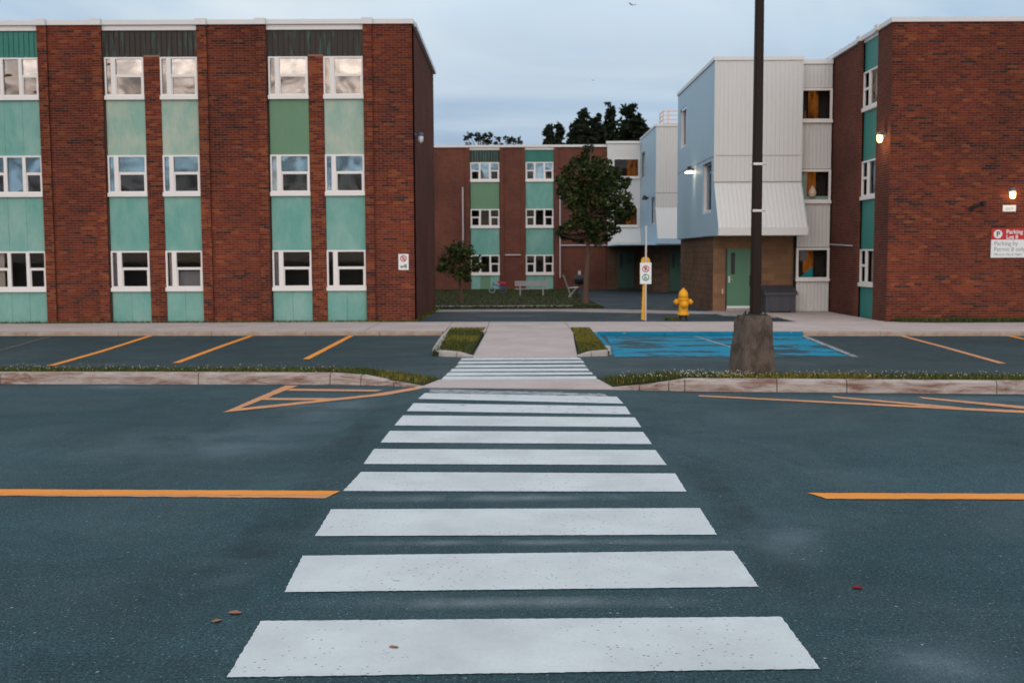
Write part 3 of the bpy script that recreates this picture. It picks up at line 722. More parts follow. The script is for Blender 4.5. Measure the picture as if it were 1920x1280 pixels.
for p0, p1 in (((-2.62, 57.9, 5.6), (-2.62, 57.9, 2.6)), ((2.62, 57.9, 5.6), (2.62, 57.9, .7)), ((2.62, 57.9, 2.46), (5.14, 57.9, 2.46)), ((-3.0, 57.94, 2.33), (-2.5, 57.94, 2.33)), ((-.36, 57.94, 1.95), (.5, 57.94, 1.95))):
    MB().tube(p0, p1, .045, 'conduit', n=6).build('conduit', mb_)

# ------------------------------------------------------------------ near clad block
nb = thing('clad_stair_block', 'white metal clad block with flared skirt over a green door', 'building', (8, 34, 0))
YF, XN, TN = 33.6, 6.33, 7.90
FN = ('y', YF); FS = ('x', XN)
box('core', nb, XN + .6, 10.1, YF + 1.05, 41., 2.56, TN, 'dark_interior')
for z0, z1 in ((5.0, TN), (4.19, 4.975)): ribbed('siding', nb, FN, XN + .03, 9.03, z0, z1, .135, 'siding_white', .010)
for z in (4.975, ): fpart('seam_trim', nb, FN, XN + .03, 9.03, -.01, .012, z + .001, z + .024, 'seam')
fpart('corner_trim', nb, FN, XN - .01, XN + .045, -.02, .024, 4.19, TN, 'siding_white')
fpart('corner_trim', nb, FN, 9.02, 9.06, -.42, .024, 2.72, TN, 'siding_white')
fpart('skirt_ledge', nb, FN, XN - .005, 9.06, -.02, .035, 4.165, 4.19, 'seam')
# flared skirt
n = 20; vs = []; fs = []
for i in range(n + 1):
    u = XN + .01 + (9.05 - XN - .01) * i / n
    for k_, (o_, q) in enumerate(((0, 0), (.62, 0), (.70, .016), (.9, .016))):
        uu = u + o_ * (9.04 - XN) / n
        if i == n and k_: break
        vs += [(uu, YF - q, 4.165), (uu, YF - .8 - q, 2.74)]
for i in range(len(vs) // 2 - 1): fs.append((2 * i, 2 * i + 1, 2 * i + 3, 2 * i + 2))
MB().add(vs, fs, 'siding_white').build('flared_skirt', nb)
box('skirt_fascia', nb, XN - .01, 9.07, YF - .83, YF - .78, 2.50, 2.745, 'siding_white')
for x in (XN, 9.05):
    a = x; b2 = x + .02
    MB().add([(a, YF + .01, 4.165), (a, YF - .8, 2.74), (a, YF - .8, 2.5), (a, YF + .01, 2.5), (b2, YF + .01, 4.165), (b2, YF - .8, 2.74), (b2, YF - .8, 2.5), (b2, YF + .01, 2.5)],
             [(0, 1, 2, 3), (7, 6, 5, 4), (0, 4, 5, 1), (1, 5, 6, 2)], 'siding_shade_tint').build('skirt_cheek', nb)
box('soffit', nb, XN + .02, 9.06, YF - .78, 41., 2.50, 2.54, 'siding_shade_tint')
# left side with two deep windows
def side_wall(u0, u1, z0, z1): fpart('side_cladding', nb, FS, u0, u1, -.04, 0., z0, z1, 'siding_shade_tint')
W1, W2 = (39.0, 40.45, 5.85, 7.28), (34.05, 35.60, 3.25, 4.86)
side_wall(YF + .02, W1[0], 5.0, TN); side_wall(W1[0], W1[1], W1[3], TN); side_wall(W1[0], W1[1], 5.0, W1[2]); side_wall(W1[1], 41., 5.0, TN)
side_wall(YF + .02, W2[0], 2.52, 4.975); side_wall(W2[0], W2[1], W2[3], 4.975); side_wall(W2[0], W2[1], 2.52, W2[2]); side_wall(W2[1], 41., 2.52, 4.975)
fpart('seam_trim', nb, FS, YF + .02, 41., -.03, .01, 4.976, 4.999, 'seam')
for a in (W1, W2):
    window(nb, ('x', XN + .16), a[0], a[1], a[2], a[3], 'C', gl2, sill=.08, d=0.)
    for u in (a[0], a[1] - .02): fpart('reveal', nb, FS, u, u + .02, -.22, -.041, a[2], a[3], 'window_frame')
box('coping', nb, XN - .04, 9.08, YF - .04, YF + .4, TN, TN + .11, 'coping_metal')
box('coping', nb, XN - .04, XN + .3, YF + .401, 41.05, TN, TN + .11, 'coping_metal')
box('roof', nb, XN + .301, 10.1, YF + .401, 41., TN - .01, TN + .02, 'roofing')
# set-back strip with three windows
FW = ('y', 34.02)
for z0, z1 in ((7.12, TN - .05), (4.60, 6.02), (2.14, 3.50), (.10, 1.05)): ribbed('siding', nb, FW, 9.06, 10.10, z0, z1, .12, 'siding_white', .015)
box('coping', nb, 9.081, 10.1, 33.97, 34.4, TN - .05, TN + .09, 'coping_metal')
LITW = [(6.03, 7.10, [(.36, .66, .1, 1, 'lit_curtain', .25), (.06, .12, .1, .5, 'curtain_cream', .05), (.2, .24, .1, .35, 'rust_paper', .05)]),
        (3.51, 4.58, [(.30, .64, .1, 1, 'lit_curtain', .3), (.0, .30, .1, .9, 'mint_cloth', .05), (.3, .95, .1, .22, 'mint_cloth', .06)]),
        (1.06, 2.12, [(.30, .60, .25, 1, 'lit_curtain', .3), (.12, .34, .62, .95, 'curtain_grey', .05)])]
for z0, z1, cu in LITW:
    window(nb, FW, 9.04, 10.09, z0, z1, 'C', gl1, sill=.09, curtains=cu, fw=.07)
wn_ = [o for o in nb.children if o.name.startswith('window')]
MB().add([(9.15, 34.05, 1.16), (9.60, 34.05, 1.16), (9.58, 34.05, 1.52), (9.15, 34.06, 1.16), (9.60, 34.06, 1.16), (9.58, 34.06, 1.52)], [(0, 1, 2), (5, 4, 3), (0, 3, 4, 1), (1, 4, 5, 2), (2, 5, 3, 0)], 'teal_cloth').build('hanging_cloth', wn_[-1])
MB().lathe((9.53, 34.05, 3.86), [(.01, -.16), (.10, -.12), (.13, -.02), (.09, .10), (.02, .22)], 'cream_paper', 12).build('paper_ornament', wn_[-2])
box('dark_return', nb, 9.06, 10.1, 34.5, 34.6, .1, TN - .06, 'dark_interior')
# ground floor of brown blocks
box('ground_floor_wall', nb, 6.48, 6.9, 34.41, 41, 0, 2.52, 'block_brown')
box('ground_floor_wall', nb, 6.901, 9.1, 34.72, 41, 0, 2.52, 'dark_interior')
box('block_backing', nb, 6.482, 6.88, 34.405, 34.7, 0, 2.50, 'block_mortar'); box('block_backing', nb, 7.86, 9.06, 34.405, 34.7, 0, 2.50, 'block_mortar'); box('block_backing', nb, 6.881, 7.859, 34.405, 34.7, 2.16, 2.50, 'block_mortar')
cache = {}
for r in range(12):
    z = .10 + r * .2
    for (u0, u1) in (((6.48, 6.88), (7.86, 9.06)) if z < 2.05 else ((6.48, 9.06),)):
        u = u0 - (.2 if r % 2 else 0)
        while u < u1 - .02:
            a, c = max(u, u0) + .006, min(u + .4, u1) - .006
            if c - a > .05:
                m = random.choice(('masonry_block', 'masonry_block', 'masonry_block', 'masonry_block_dark', 'masonry_block_light')); key = (m, round(c - a, 3))
                if key not in cache:
                    b = MB().box(-(c - a) / 2, (c - a) / 2, 0, .04, -.094, .094, m); me = bpy.data.meshes.new('masonry_block'); me.from_pydata(b.v, [], b.f); me.materials.append(M[m]); cache[key] = me
                ob = bpy.data.objects.new('masonry_block', cache[key]); col.objects.link(ob); ob.parent = nb
                ob.location = Vector(((a + c) / 2, 34.392, z + .1)) - Vector((8, 34, 0))
            u += .4
dr = box('door', nb, 6.93, 7.81, 34.44, 34.49, .19, 2.12, 'door_green')
fr = MB()
for a in ((6.882, 6.928, .10, 2.158), (7.812, 7.858, .10, 2.158)): fr.box(a[0], a[1], 34.395, 34.5, a[2], a[3], 'black_metal')
fr.box(6.93, 7.81, 34.395, 34.5, 2.122, 2.158, 'black_metal'); fr.build('door_frame', nb)
box('window_slot', dr, 7.06, 7.19, 34.432, 34.439, 1.28, 1.98, 'black_metal')
box('kick_strip', dr, 6.935, 7.805, 34.425, 34.439, .19, .265, 'lamp_white')
h = MB(); h.box(6.98, 7.04, 34.428, 34.438, 1.02, 1.22, 'steel'); h.tube((7.0, 34.40, 1.1), (7.12, 34.40, 1.1), .014, 'steel'); h.tube((7.01, 34.44, 1.1), (7.01, 34.40, 1.1), .014, 'steel'); h.build('handle', dr)
box('threshold', nb, 6.9, 7.84, 34.33, 34.47, .1, .185, 'cement_pad')
box('intercom', nb, 6.77, 6.81, 34.375, 34.39, .66, .82, 'cream_paper')
MB().tube((9.09, 33.97, 7.55), (9.09, 33.97, 7.75), .03, 'rust_paper').build('drain_outlet', nb)

# ------------------------------------------------------------------ far clad block
fbk = thing('clad_stair_block', 'farther white clad block with railing on its roof', 'building', (7, 55, 0))
XF, TF = 6.95, 8.06
F5 = ('y', 51.8); F6 = ('y', 57.8)
ribbed('siding', fbk, F5, XF + .02, 11.5, 4.9, TF, .14, 'siding_white', .02)
ribbed('siding', fbk, F5, XF + .02, 11.5, 4.2, 4.88, .14, 'siding_white', .02)
MB().add([(XF, 51.8, 4.2), (XF, 51.0, 2.7), (11.5, 51.0, 2.7), (11.5, 51.8, 4.2)], [(0, 1, 2, 3)], 'siding_white').build('flared_skirt', fbk)
box('skirt_fascia', fbk, XF - .01, 11.5, 50.97, 51.02, 2.45, 2.702, 'siding_shade_tint')
MB().add([(XF, 51.82, 4.2), (XF, 51.02, 2.7), (XF, 51.02, 2.46), (XF, 51.82, 2.46), (XF + .02, 51.82, 4.2), (XF + .02, 51.02, 2.7), (XF + .02, 51.02, 2.46), (XF + .02, 51.82, 2.46)], [(0, 1, 2, 3), (7, 6, 5, 4)], 'siding_shade_tint').build('skirt_cheek', fbk)
F7 = ('x', XF)
def sw2(u0, u1, z0, z1): fpart('side_cladding', fbk, F7, u0, u1, -.04, 0, z0, z1, 'siding_shade_tint')
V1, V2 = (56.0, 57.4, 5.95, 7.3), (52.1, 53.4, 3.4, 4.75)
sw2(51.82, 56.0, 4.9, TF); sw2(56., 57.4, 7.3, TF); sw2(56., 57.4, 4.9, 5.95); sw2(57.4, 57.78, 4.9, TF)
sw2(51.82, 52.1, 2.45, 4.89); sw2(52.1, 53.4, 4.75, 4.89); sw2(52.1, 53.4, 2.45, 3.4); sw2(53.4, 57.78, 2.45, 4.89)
for v in (V1, V2): window(fbk, ('x', XF + .16), *v, 'C', gl2, sill=.08)
box('core', fbk, XF + .4, 11.5, 52.4, 62, 2.5, TF - .03, 'dark_interior')
box('core', fbk, 5.2, XF, 58.7, 62, .1, TF - .1, 'dark_interior')
box('coping', fbk, XF - .04, 11.5, 51.75, 52.2, TF, TF + .1, 'coping_metal'); box('coping', fbk, XF - .04, XF + .3, 52.201, 58, TF, TF + .1, 'coping_metal')
box('roof', fbk, XF + .301, 11.5, 52.201, 62, TF - .01, TF + .02, 'roofing')
fpart('wall_cladding', fbk, F6, 5.15, XF - .01, -.04, 0, 7.08, 7.88, 'siding_white'); fpart('wall_cladding', fbk, F6, 5.15, XF - .01, -.04, 0, 4.50, 6.0, 'siding_white')
fpart('wall_cladding', fbk, F6, 5.15, 5.48, -.04, 0, 3.41, 4.499, 'siding_white'); fpart('wall_cladding', fbk, F6, 6.80, XF - .01, -.04, 0, 3.41, 4.499, 'siding_white')
fpart('wall_cladding', fbk, F6, 5.15, 5.48, -.04, 0, 6.001, 7.079, 'siding_white'); fpart('wall_cladding', fbk, F6, 6.85, XF - .01, -.04, 0, 6.001, 7.079, 'siding_white')
MB().add([(5.15, 57.79, 3.4), (5.15, 57.3, 2.62), (XF - .01, 57.3, 2.62), (XF - .01, 57.79, 3.4)], [(0, 1, 2, 3)], 'siding_white').build('flared_skirt', fbk)
box('skirt_fascia', fbk, 5.14, XF - .01, 57.26, 57.31, 2.4, 2.622, 'siding_white')
box('soffit', fbk, 5.15, 11.5, 51.03, 58, 2.40, 2.44, 'siding_shade_tint')
LW = [(.55, .93, .1, 1, 'lit_curtain', .3)]
window(fbk, F6, 5.48, 6.85, 6.0, 7.08, 'C', gl1, sill=.1, curtains=LW); window(fbk, F6, 5.48, 6.80, 3.41, 4.50, 'C', gl1, sill=.1, curtains=LW)
box('coping', fbk, 5.10, XF, 57.72, 58.1, 7.88, 8.0, 'coping_metal')
box('ground_floor_wall', fbk, 5.16, 7.6, 58.02, 58.4, 0, 2.4, 'block_brown_far')
box('ground_floor_wall', fbk, 7.0, 7.4, 52.6, 58.0, 0, 2.4, 'block_brown'); box('ground_floor_wall', fbk, 7.401, 11.5, 52.6, 53, 0, 2.4, 'block_brown_far')
d2 = box('door', fbk, 5.74, 6.66, 57.96, 58.01, .16, 2.15, 'door_dark'); box('window_slot', d2, 5.86, 6.0, 57.945, 57.959, 1.2, 1.95, 'black_metal'); box('sign_plate', d2, 6.2, 6.5, 57.945, 57.959, 1.45, 1.75, 'sign_black')
d3 = box('door', fbk, 7.75, 8.6, 52.54, 52.59, .16, 2.15, 'door_dark'); box('window_slot', d3, 7.9, 8.0, 52.525, 52.539, 1.3, 1.95, 'black_metal'); box('notice', d3, 8.28, 8.36, 52.525, 52.539, 1.55, 1.75, 'sign_grey')
rl = MB()
for z in (8.26, 8.46, 8.66, 8.86): rl.tube((7.38, 52.4, z), (9.2, 52.4, z), .022, 'rail_paint', n=6); rl.tube((7.38, 52.4, z), (7.38, 53.6, z), .022, 'rail_paint', n=6)
for p in ((7.38, 52.4), (7.62, 52.4), (8.6, 52.4), (7.38, 53.6)): rl.tube((p[0], p[1], 8.05), (p[0], p[1], 8.9), .028, 'rail_paint', n=6)
rl.build('roof_railing', fbk); box('roof_hatch', fbk, 7.7, 9.0, 52.6, 53.4, 8.08, 8.2, 'roofing')

# ------------------------------------------------------------------ wall lamps
def jar_lamp(x, y, z, side, lit, label):
    """jelly-jar lamp; side '-y' or '-x'/'+x' is where it sticks out to"""
    t = thing('wall_lamp', label, 'lamp', (x, y, z), 'wall lamps on the buildings')
    dxy = {'-y': (0, -1), '-x': (-1, 0), '+x': (1, 0)}[side]; c = (x + dxy[0] * .16, y + dxy[1] * .16)
    b = MB(); b.tube((x, y, z + .02), (x + dxy[0] * .03, y + dxy[1] * .03, z + .02), .07, 'lamp_cap', n=14); b.tube((x, y, z + .03), (c[0], c[1], z + .03), .025, 'lamp_cap'); b.build('bracket', t)
    MB().lathe((c[0], c[1], z), [(.035, .10), (.075, .085), (.085, .01), (.08, .0)], 'lamp_cap', 14).build('cap', t, True)
    MB().lathe((c[0], c[1], z), [(.07, -.002), (.078, -.06), (.07, -.14), (.045, -.18), (.01, -.19)], 'lamp_glow' if lit else 'lamp_white', 14).build('globe', t, True)
    if lit:
        l = bpy.data.lights.new('lamp_light', 'POINT'); l.energy = lit; l.color = (1, .60, .27); l.shadow_soft_size = .09
        o = bpy.data.objects.new('lamp_light', l); col.objects.link(o); o.parent = t
        o.location = (dxy[0] * .30, dxy[1] * .30, -.1)
    return t
jar_lamp(13.36, YR, 3.55, '-y', 1.6, 'lit jar lamp above the small white name plate')
jar_lamp(XR, 29.16, 5.10, '-x', 9.0, 'lit jar lamp on the shaded corner beside the teal strip')
jar_lamp(-2.69, 30.2, 5.25, '+x', 0, 'unlit white jar lamp on the side of the left building')
t = thing('wall_lamp', 'lit downlight on the blue side of the white clad block', 'lamp', (XN, 37.2, 4.82), 'wall lamps on the buildings')
MB().tube((XN, 37.2, 4.86), (XN - .18, 37.2, 4.86), .03, 'black_metal').tube((XN - .18, 37.2, 4.80), (XN - .18, 37.2, 4.95), .07, 'black_metal').build('bracket', t)
MB().lathe((XN - .18, 37.2, 4.73), [(.15, 0), (.15, .02), (.07, .07)], 'lamp_glow_white', 14).build('shade', t)
l = bpy.data.lights.new('lamp_light', 'SPOT'); l.energy = 7; l.color = (1, .78, .52); l.spot_size = R(70); l.spot_blend = .8; l.shadow_soft_size = .05
o = bpy.data.objects.new('lamp_light', l); col.objects.link(o); o.parent = t; o.location = (-.18, 0, -.12)
t = thing('wall_lamp', 'small dark unlit lamp on the farther clad block', 'lamp', (XF, 54.4, 4.75), 'wall lamps on the buildings')
MB().tube((XF, 54.4, 4.8), (XF - .2, 54.4, 4.8), .04, 'black_metal').build('bracket', t); MB().lathe((XF - .2, 54.4, 4.7), [(.12, 0), (.14, .03), (.08, .2), (.03, .24)], 'black_metal', 12).build('shade', t)
# twin floodlight
t = thing('twin_floodlight', 'black twin-head floodlight on the right brick wall', 'lamp', (12.42, YR, 3.2))
MB().tube((12.46, YR, 3.2), (12.46, YR - .05, 3.2), .06, 'black_metal').tube((12.36, YR - .1, 3.18), (12.52, YR - .1, 3.24), .02, 'black_metal').tube((12.46, YR, 3.2), (12.46, YR - .1, 3.21), .02, 'black_metal').build('bracket', t)
for c, d in (((12.30, YR - .12, 3.15), (-.05, -.10, -.05)), ((12.54, YR - .12, 3.25), (.06, -.10, -.02))):
    MB().tube(c, Vector(c) + Vector(d), .05, 'black_metal', .075, n=14).build('lamp_head', t)

# ------------------------------------------------------------------ signs
t = thing('name_plate', 'small white plate reading GUY on the right brick wall', 'sign', (13.34, YR, 3.1))
box('plate', t, 13.17, 13.52, YR - .03, YR - .004, 3.03, 3.20, 'sign_white'); text_mesh('lettering', 'GUY', .10, 13.345, YR - .032, 3.075, 'sign_grey', t, 'CENTER')
t = thing('parking_sign', 'red and white sign for parking lot 8 on brick wall', 'sign', (13.33, YR, 2.2))
xa, xb, za, zb_, zm_ = 12.885, 13.80, 1.80, 2.575, 2.28
box('plate', t, xa, xb, YR - .03, YR - .004, za, zm_, 'sign_white'); hd = box('header', t, xa, xb, YR - .031, YR - .004, zm_ + .001, zb_, 'sign_red')
b = MB(); b.ring((13.06, YR - .033, 2.428), .0, .115, 'sign_white'); b.build('emblem', hd); text_mesh('letter', 'P', .20, 13.065, YR - .035, 2.36, 'sign_black', hd, 'CENTER', .004)
text_mesh('lettering', 'Parking', .15, 13.28, YR - .034, 2.44, 'sign_white', hd, bold=.003); text_mesh('lettering', 'Lot 8', .15, 13.28, YR - .034, 2.30, 'sign_white', hd, bold=.003)
text_mesh('lettering', 'Parking by', .155, 12.96, YR - .033, 2.13, 'sign_grey', t); text_mesh('lettering', 'Permit 8 only', .155, 12.96, YR - .033, 1.975, 'sign_grey', t); text_mesh('lettering', 'Effective Day & Night', .087, 12.96, YR - .033, 1.86, 'sign_grey', t)
t = thing('no_parking_sign', 'small white no-parking sign on the left building corner', 'sign', (-2.99, YL, 1.75))
box('plate', t, -3.13, -2.85, YL - .03, YL - .004, 1.53, 1.97, 'sign_white')
b = MB(); b.ring((-2.99, YL - .033, 1.845), .062, .09, 'sign_red'); b.add([(-3.05, YL - .0335, 1.90), (-3.03, YL - .0335, 1.92), (-2.93, YL - .0335, 1.79), (-2.95, YL - .0335, 1.77)], [(0, 1, 2, 3)], 'sign_red'); b.build('prohibition_mark', t)
b = MB(); b.box(-3.08, -2.90, YL - .034, YL - .032, 1.60, 1.65, 'sign_grey'); b.box(-2.97, -2.90, YL - .034, YL - .032, 1.651, 1.69, 'sign_grey'); b.tube((-3.05, YL - .034, 1.595), (-3.05, YL - .031, 1.595), .02, 'sign_grey'); b.tube((-2.93, YL - .034, 1.595), (-2.93, YL - .031, 1.595), .02, 'sign_grey'); b.build('tow_truck_mark', t)
text_mesh('letter', 'P', .11, -2.99, YL - .0325, 1.805, 'sign_black', t, 'CENTER')
# sign on its post, yellow guard behind
px, py = 3.72, 29.75
t = thing('parking_sign_post', 'metal post with no-parking and accessible-parking sign beside hydrant', 'sign', (px, py, .09))
b = MB(); b.box(px - .008, px + .035, py - .02, py + .02, .08, 2.72, 'galvanised'); b.build('post', t)
MB().add([(px - .10, py + .03, .12), (px - .005, py + .03, .09), (px + .03, py + .03, 1.7), (px - .04, py + .03, 1.7), (px - .10, py + .07, .12), (px - .005, py + .07, .09), (px + .03, py + .07, 1.7), (px - .04, py + .07, 1.7)],
         [(0, 1, 2, 3), (7, 6, 5, 4), (0, 4, 5, 1), (1, 5, 6, 2), (2, 6, 7, 3), (3, 7, 4, 0)], 'post_yellow').build('guard_post', t)
MB().lathe((px + .01, py + .06, 1.74), [(.125, -.02), (.125, .02)], 'post_yellow', 20, 'Y').build('reflector', t)
pl = MB(); pl.prism([(px - .15, py - .03), (px + .165, py - .03), (px + .165, py - .022), (px - .15, py - .022)], 1.11, 1.70, 'sign_white'); pl = pl.build('plate', t)
yy = py - .033
b = MB(); b.ring((px + .008, yy, 1.53), .078, .10, 'sign_red'); b.add([(px - .06, yy - .002, 1.58), (px - .045, yy - .002, 1.60), (px + .075, yy - .002, 1.48), (px + .06, yy - .002, 1.46)], [(0, 1, 2, 3)], 'sign_red'); b.build('prohibition_mark', pl)
text_mesh('letter', 'P', .15, px + .01, yy - .001, 1.478, 'sign_black', pl, 'CENTER', .004)
b = MB(); b.ring((px + .008, yy, 1.29), .075, .10, 'sign_green'); b.ring((px + .0, yy - .001, 1.265), .025, .04, 'sign_green'); b.ring((px - .005, yy - .001, 1.35), 0, .016, 'sign_green')
b.add([(px - .015, yy - .001, 1.33), (px + .003, yy - .001, 1.33), (px + .005, yy - .001, 1.285), (px + .04, yy - .001, 1.285), (px + .06, yy - .001, 1.24), (px + .045, yy - .001, 1.235), (px + .03, yy - .001, 1.268), (px - .012, yy - .001, 1.268)], [(0, 1, 2, 7), (7, 2, 3, 6), (6, 3, 4, 5)], 'sign_green'); b.build('wheelchair_mark', pl)

# ------------------------------------------------------------------ hydrant
hx, hy = 4.80, 29.85
t = thing('fire_hydrant', 'yellow fire hydrant on a dark base by the driveway', 'hydrant', (hx, hy, .09))
MB().lathe((hx, hy, .05), [(.125, 0), (.125, .05), (.115, .06), (.11, .2), (.12, .22)], 'black_metal', 18).build('base', t, True)
MB().lathe((hx, hy, 0), [(.165, .23), (.165, .27), (.15, .28), (.135, .33), (.13, .45), (.125, .60), (.135, .64), (.15, .65), (.15, .70), (.135, .71)], 'hydrant_yellow', 22).build('barrel', t, True)
MB().lathe((hx, hy, 0), [(.14, .71), (.138, .80), (.115, .88), (.07, .935), (.035, .95), (.033, .985), (.01, .99)], 'hydrant_yellow', 22).build('bonnet', t, True)
for i in range(8):
    a = 6.283 * (i + .5) / 8; MB().tube((hx + .145 * math.cos(a), hy + .145 * math.sin(a), .27), (hx + .145 * math.cos(a), hy + .145 * math.sin(a), .295), .014, 'post_yellow', n=6).build('bolt', t)
for s in (-1, 1): MB().lathe((hx + s * .12, hy, .60), [(.06, 0), (.065, s * .05), (.085, s * .06), (.085, s * .10), (.05, s * .12), (.035, s * .15)], 'hydrant_yellow', 16, 'X').build('outlet', t, True)
MB().lathe((hx, hy - .10, .53), [(.085, 0), (.09, -.07), (.11, -.08), (.11, -.11), (.06, -.13), (.03, -.17)], 'hydrant_yellow', 18, 'Y').build('pumper_outlet', t, True)

# ------------------------------------------------------------------ lamp post on its concrete footing
lx, ly = 3.62, 15.85
t = thing('lamp_post', 'tall dark brown lamp post on a concrete footing in the verge', 'lamp post', (lx, ly, .1))
vs = []
import itertools
rng = random.Random(3)
N = 12
for r in range(9):
    z = .02 + .99 * r / 8; s = .275 - .065 * r / 8
    for i in range(4):
        c0 = [(-1, -1), (1, -1), (1, 1), (-1, 1)][i]; c1 = [(-1, -1), (1, -1), (1, 1), (-1, 1)][(i + 1) % 4]
        for k_ in range(N // 2):
            f = k_ / (N // 2); q = [c0[0] + (c1[0] - c0[0]) * f, c0[1] + (c1[1] - c0[1]) * f]
            if k_ == 0: q = [q[0] * .955, q[1] * .955]
            j = rng.uniform(-.008, .008); ss = s - (.02 if r == 8 else 0)
            a = R(14); X_, Y_ = q[0] * (ss + j), q[1] * (ss + j)
            vs.append((lx - .04 + .012 * r / 8 + X_ * math.cos(a) - Y_ * math.sin(a), ly + X_ * math.sin(a) + Y_ * math.cos(a), z + (rng.uniform(-.01, .01) if 0 < r < 8 else 0)))
n = 4 * (N // 2); fs = [(r * n + i, r * n + (i + 1) % n, (r + 1) * n + (i + 1) % n, (r + 1) * n + i) for r in range(8) for i in range(n)] + [tuple(range(8 * n, 9 * n))]
MB().add(vs, fs, 'old_concrete').build('footing', t)
box('base_plate', t, lx - .15, lx + .15, ly - .15, ly + .15, 1.005, 1.03, 'black_metal')
for sx, sy in ((-.12, -.12), (.12, -.12), (.12, .12), (-.12, .12)): MB().tube((lx + sx, ly + sy, 1.03), (lx + sx, ly + sy, 1.07), .012, 'black_metal', n=6).build('anchor_bolt', t)
b = MB(); vs = []
for z, s in ((1.03, .074), (2.0, .071), (5.6, .06), (8.6, .05)):
    c = s * .35
    for q in ((-s + c, -s), (s - c, -s), (s, -s + c), (s, s - c), (s - c, s), (-s + c, s), (-s, s - c), (-s, -s + c)): vs.append((lx + q[0], ly + q[1], z))
b.add(vs, [(r * 8 + i, r * 8 + (i + 1) % 8, (r + 1) * 8 + (i + 1) % 8, (r + 1) * 8 + i) for r in range(3) for i in range(8)] + [tuple(range(24, 32))], 'bronze_pole'); b.build('pole', t)
box('hand_hole_cover', t, lx - .088, lx - .070, ly - .03, ly + .03, 1.44, 1.60, 'bronze_pole')
for z, s in ((3.23, .07), (2.55, .0715)):
    MB().box(lx - s, lx + s, ly - s, ly + s, z - .018, z + .018, 'steel').build('strap', t)
    MB().tube((lx + s, ly - .05, z), (lx + s + .035, ly - .05, z), .014, 'steel', n=8).build('strap_clamp', t)
MB().tube((lx, ly, 8.5), (lx, ly - 1.1, 8.62), .03, 'bronze_pole').build('arm', t); box('lamp_head', t, lx - .14, lx + .14, ly - 1.65, ly - 1.05, 8.55, 8.68, 'bronze_pole')

# ------------------------------------------------------------------ grit bin
t = thing('grit_bin', 'dark grey plastic grit bin with sloping lid by the green door', 'bin', (8.45, 33.8, .1))
a, b2, y0, y1 = 7.93, 8.97, 33.45, 34.1
MB().prism([(a + .05, y0 + .05), (b2 - .05, y0 + .05), (b2 - .05, y1 - .03), (a + .05, y1 - .03)], .13, .64, 'bin_plastic').build('body', t)
MB().prism([(a, y0), (b2, y0), (b2, y1), (a, y1)], .642, [.72, .72, .94, .94], 'bin_plastic').build('lid', t)
for x in (8.12, 8.45, 8.78): box('rib', t, x - .03, x + .03, y0 + .025, y0 + .049, .15, .63, 'bin_plastic')
for x in (8.05, 8.85): box('foot', t, x - .08, x + .08, y0 + .06, y1 - .05, .095, .128, 'bin_plastic')

# ------------------------------------------------------------------ things on the lawn
t = thing('park_bench', 'white slatted bench on the lawn below the far teal bay', 'bench', (.9, 48.5, .125))
for z in (.54, .66): box('back_slat', t, .14, 1.68, 48.72, 48.75, z, z + .105, 'bench_white')
for y in (48.25, 48.38, 48.51): box('seat_slat', t, .14, 1.68, y, y + .10, .40, .43, 'bench_white')
for x in (.38, 1.42):
    MB().box(x - .03, x + .03, 48.26, 48.32, .12, .398, 'bench_white').box(x - .03, x + .03, 48.66, 48.719, .12, .76, 'bench_white').box(x - .03, x + .03, 48.321, 48.659, .35, .398, 'bench_white').build('leg', t)
t = thing('child_bicycle', "child's pink and blue bicycle lying against the far wall", 'bicycle', (-.65, 51.5, .125))
for x, m in ((-.95, 'rubber'), (-.42, 'blue_plastic')):
    MB().torus((x, 51.5, .28), .14, .025, m).build('wheel', t, True)
b = MB(); b.tube((-.95, 51.5, .28), (-.86, 51.5, .66), .02, 'blue_plastic'); b.tube((-.88, 51.5, .56), (-.55, 51.5, .42), .025, 'blue_plastic'); b.tube((-.55, 51.5, .42), (-.42, 51.5, .28), .02, 'blue_plastic'); b.tube((-.58, 51.5, .34), (-.52, 51.5, .62), .02, 'blue_plastic'); b.build('frame', t)
MB().tube((-.86, 51.3, .68), (-.86, 51.7, .68), .018, 'rubber').build('handlebar', t)
MB().box(-.66, -.30, 51.4, 51.6, .56, .66, 'pink_plastic').box(-.72, -.56, 51.42, 51.58, .661, .72, 'pink_plastic').build('saddle', t)
t = thing('garden_chair', 'grey metal garden chair on the lawn near the tree', 'chair', (2.45, 46., .125))
b = MB()
for y in (45.75, 46.2): b.tube((2.22, y, 1.05), (2.42, y, .52), .022, 'galvanised'); b.tube((2.42, y, .52), (2.55, y, .12), .022, 'galvanised'); b.tube((2.42, y, .52), (2.85, y, .55), .022, 'galvanised'); b.tube((2.8, y, .55), (2.45, y, .13), .022, 'galvanised')
b.tube((2.42, 45.74, .52), (2.42, 46.21, .52), .02, 'galvanised'); b.tube((2.22, 45.74, 1.05), (2.22, 46.21, 1.05), .02, 'galvanised')
b.build('frame', t); MB().box(2.44, 2.84, 45.76, 46.19, .53, .55, 'black_metal').build('seat', t)
MB().add([(2.24, 45.77, 1.03), (2.43, 45.77, .56), (2.43, 46.18, .56), (2.24, 46.18, 1.03), (2.26, 45.77, 1.03), (2.45, 45.77, .56), (2.45, 46.18, .56), (2.26, 46.18, 1.03)], [(0, 1, 2, 3), (7, 6, 5, 4), (0, 4, 5, 1), (2, 6, 7, 3)], 'black_metal').build('backrest', t)
t = thing('kettle_barbecue', 'black kettle barbecue standing behind the tree trunk', 'barbecue', (2.98, 47., .125))
MB().lathe((2.98, 47., .85), [(.05, -.24), (.2, -.16), (.28, 0), (.2, .17), (.05, .23)], 'black_metal', 16).build('kettle', t, True)
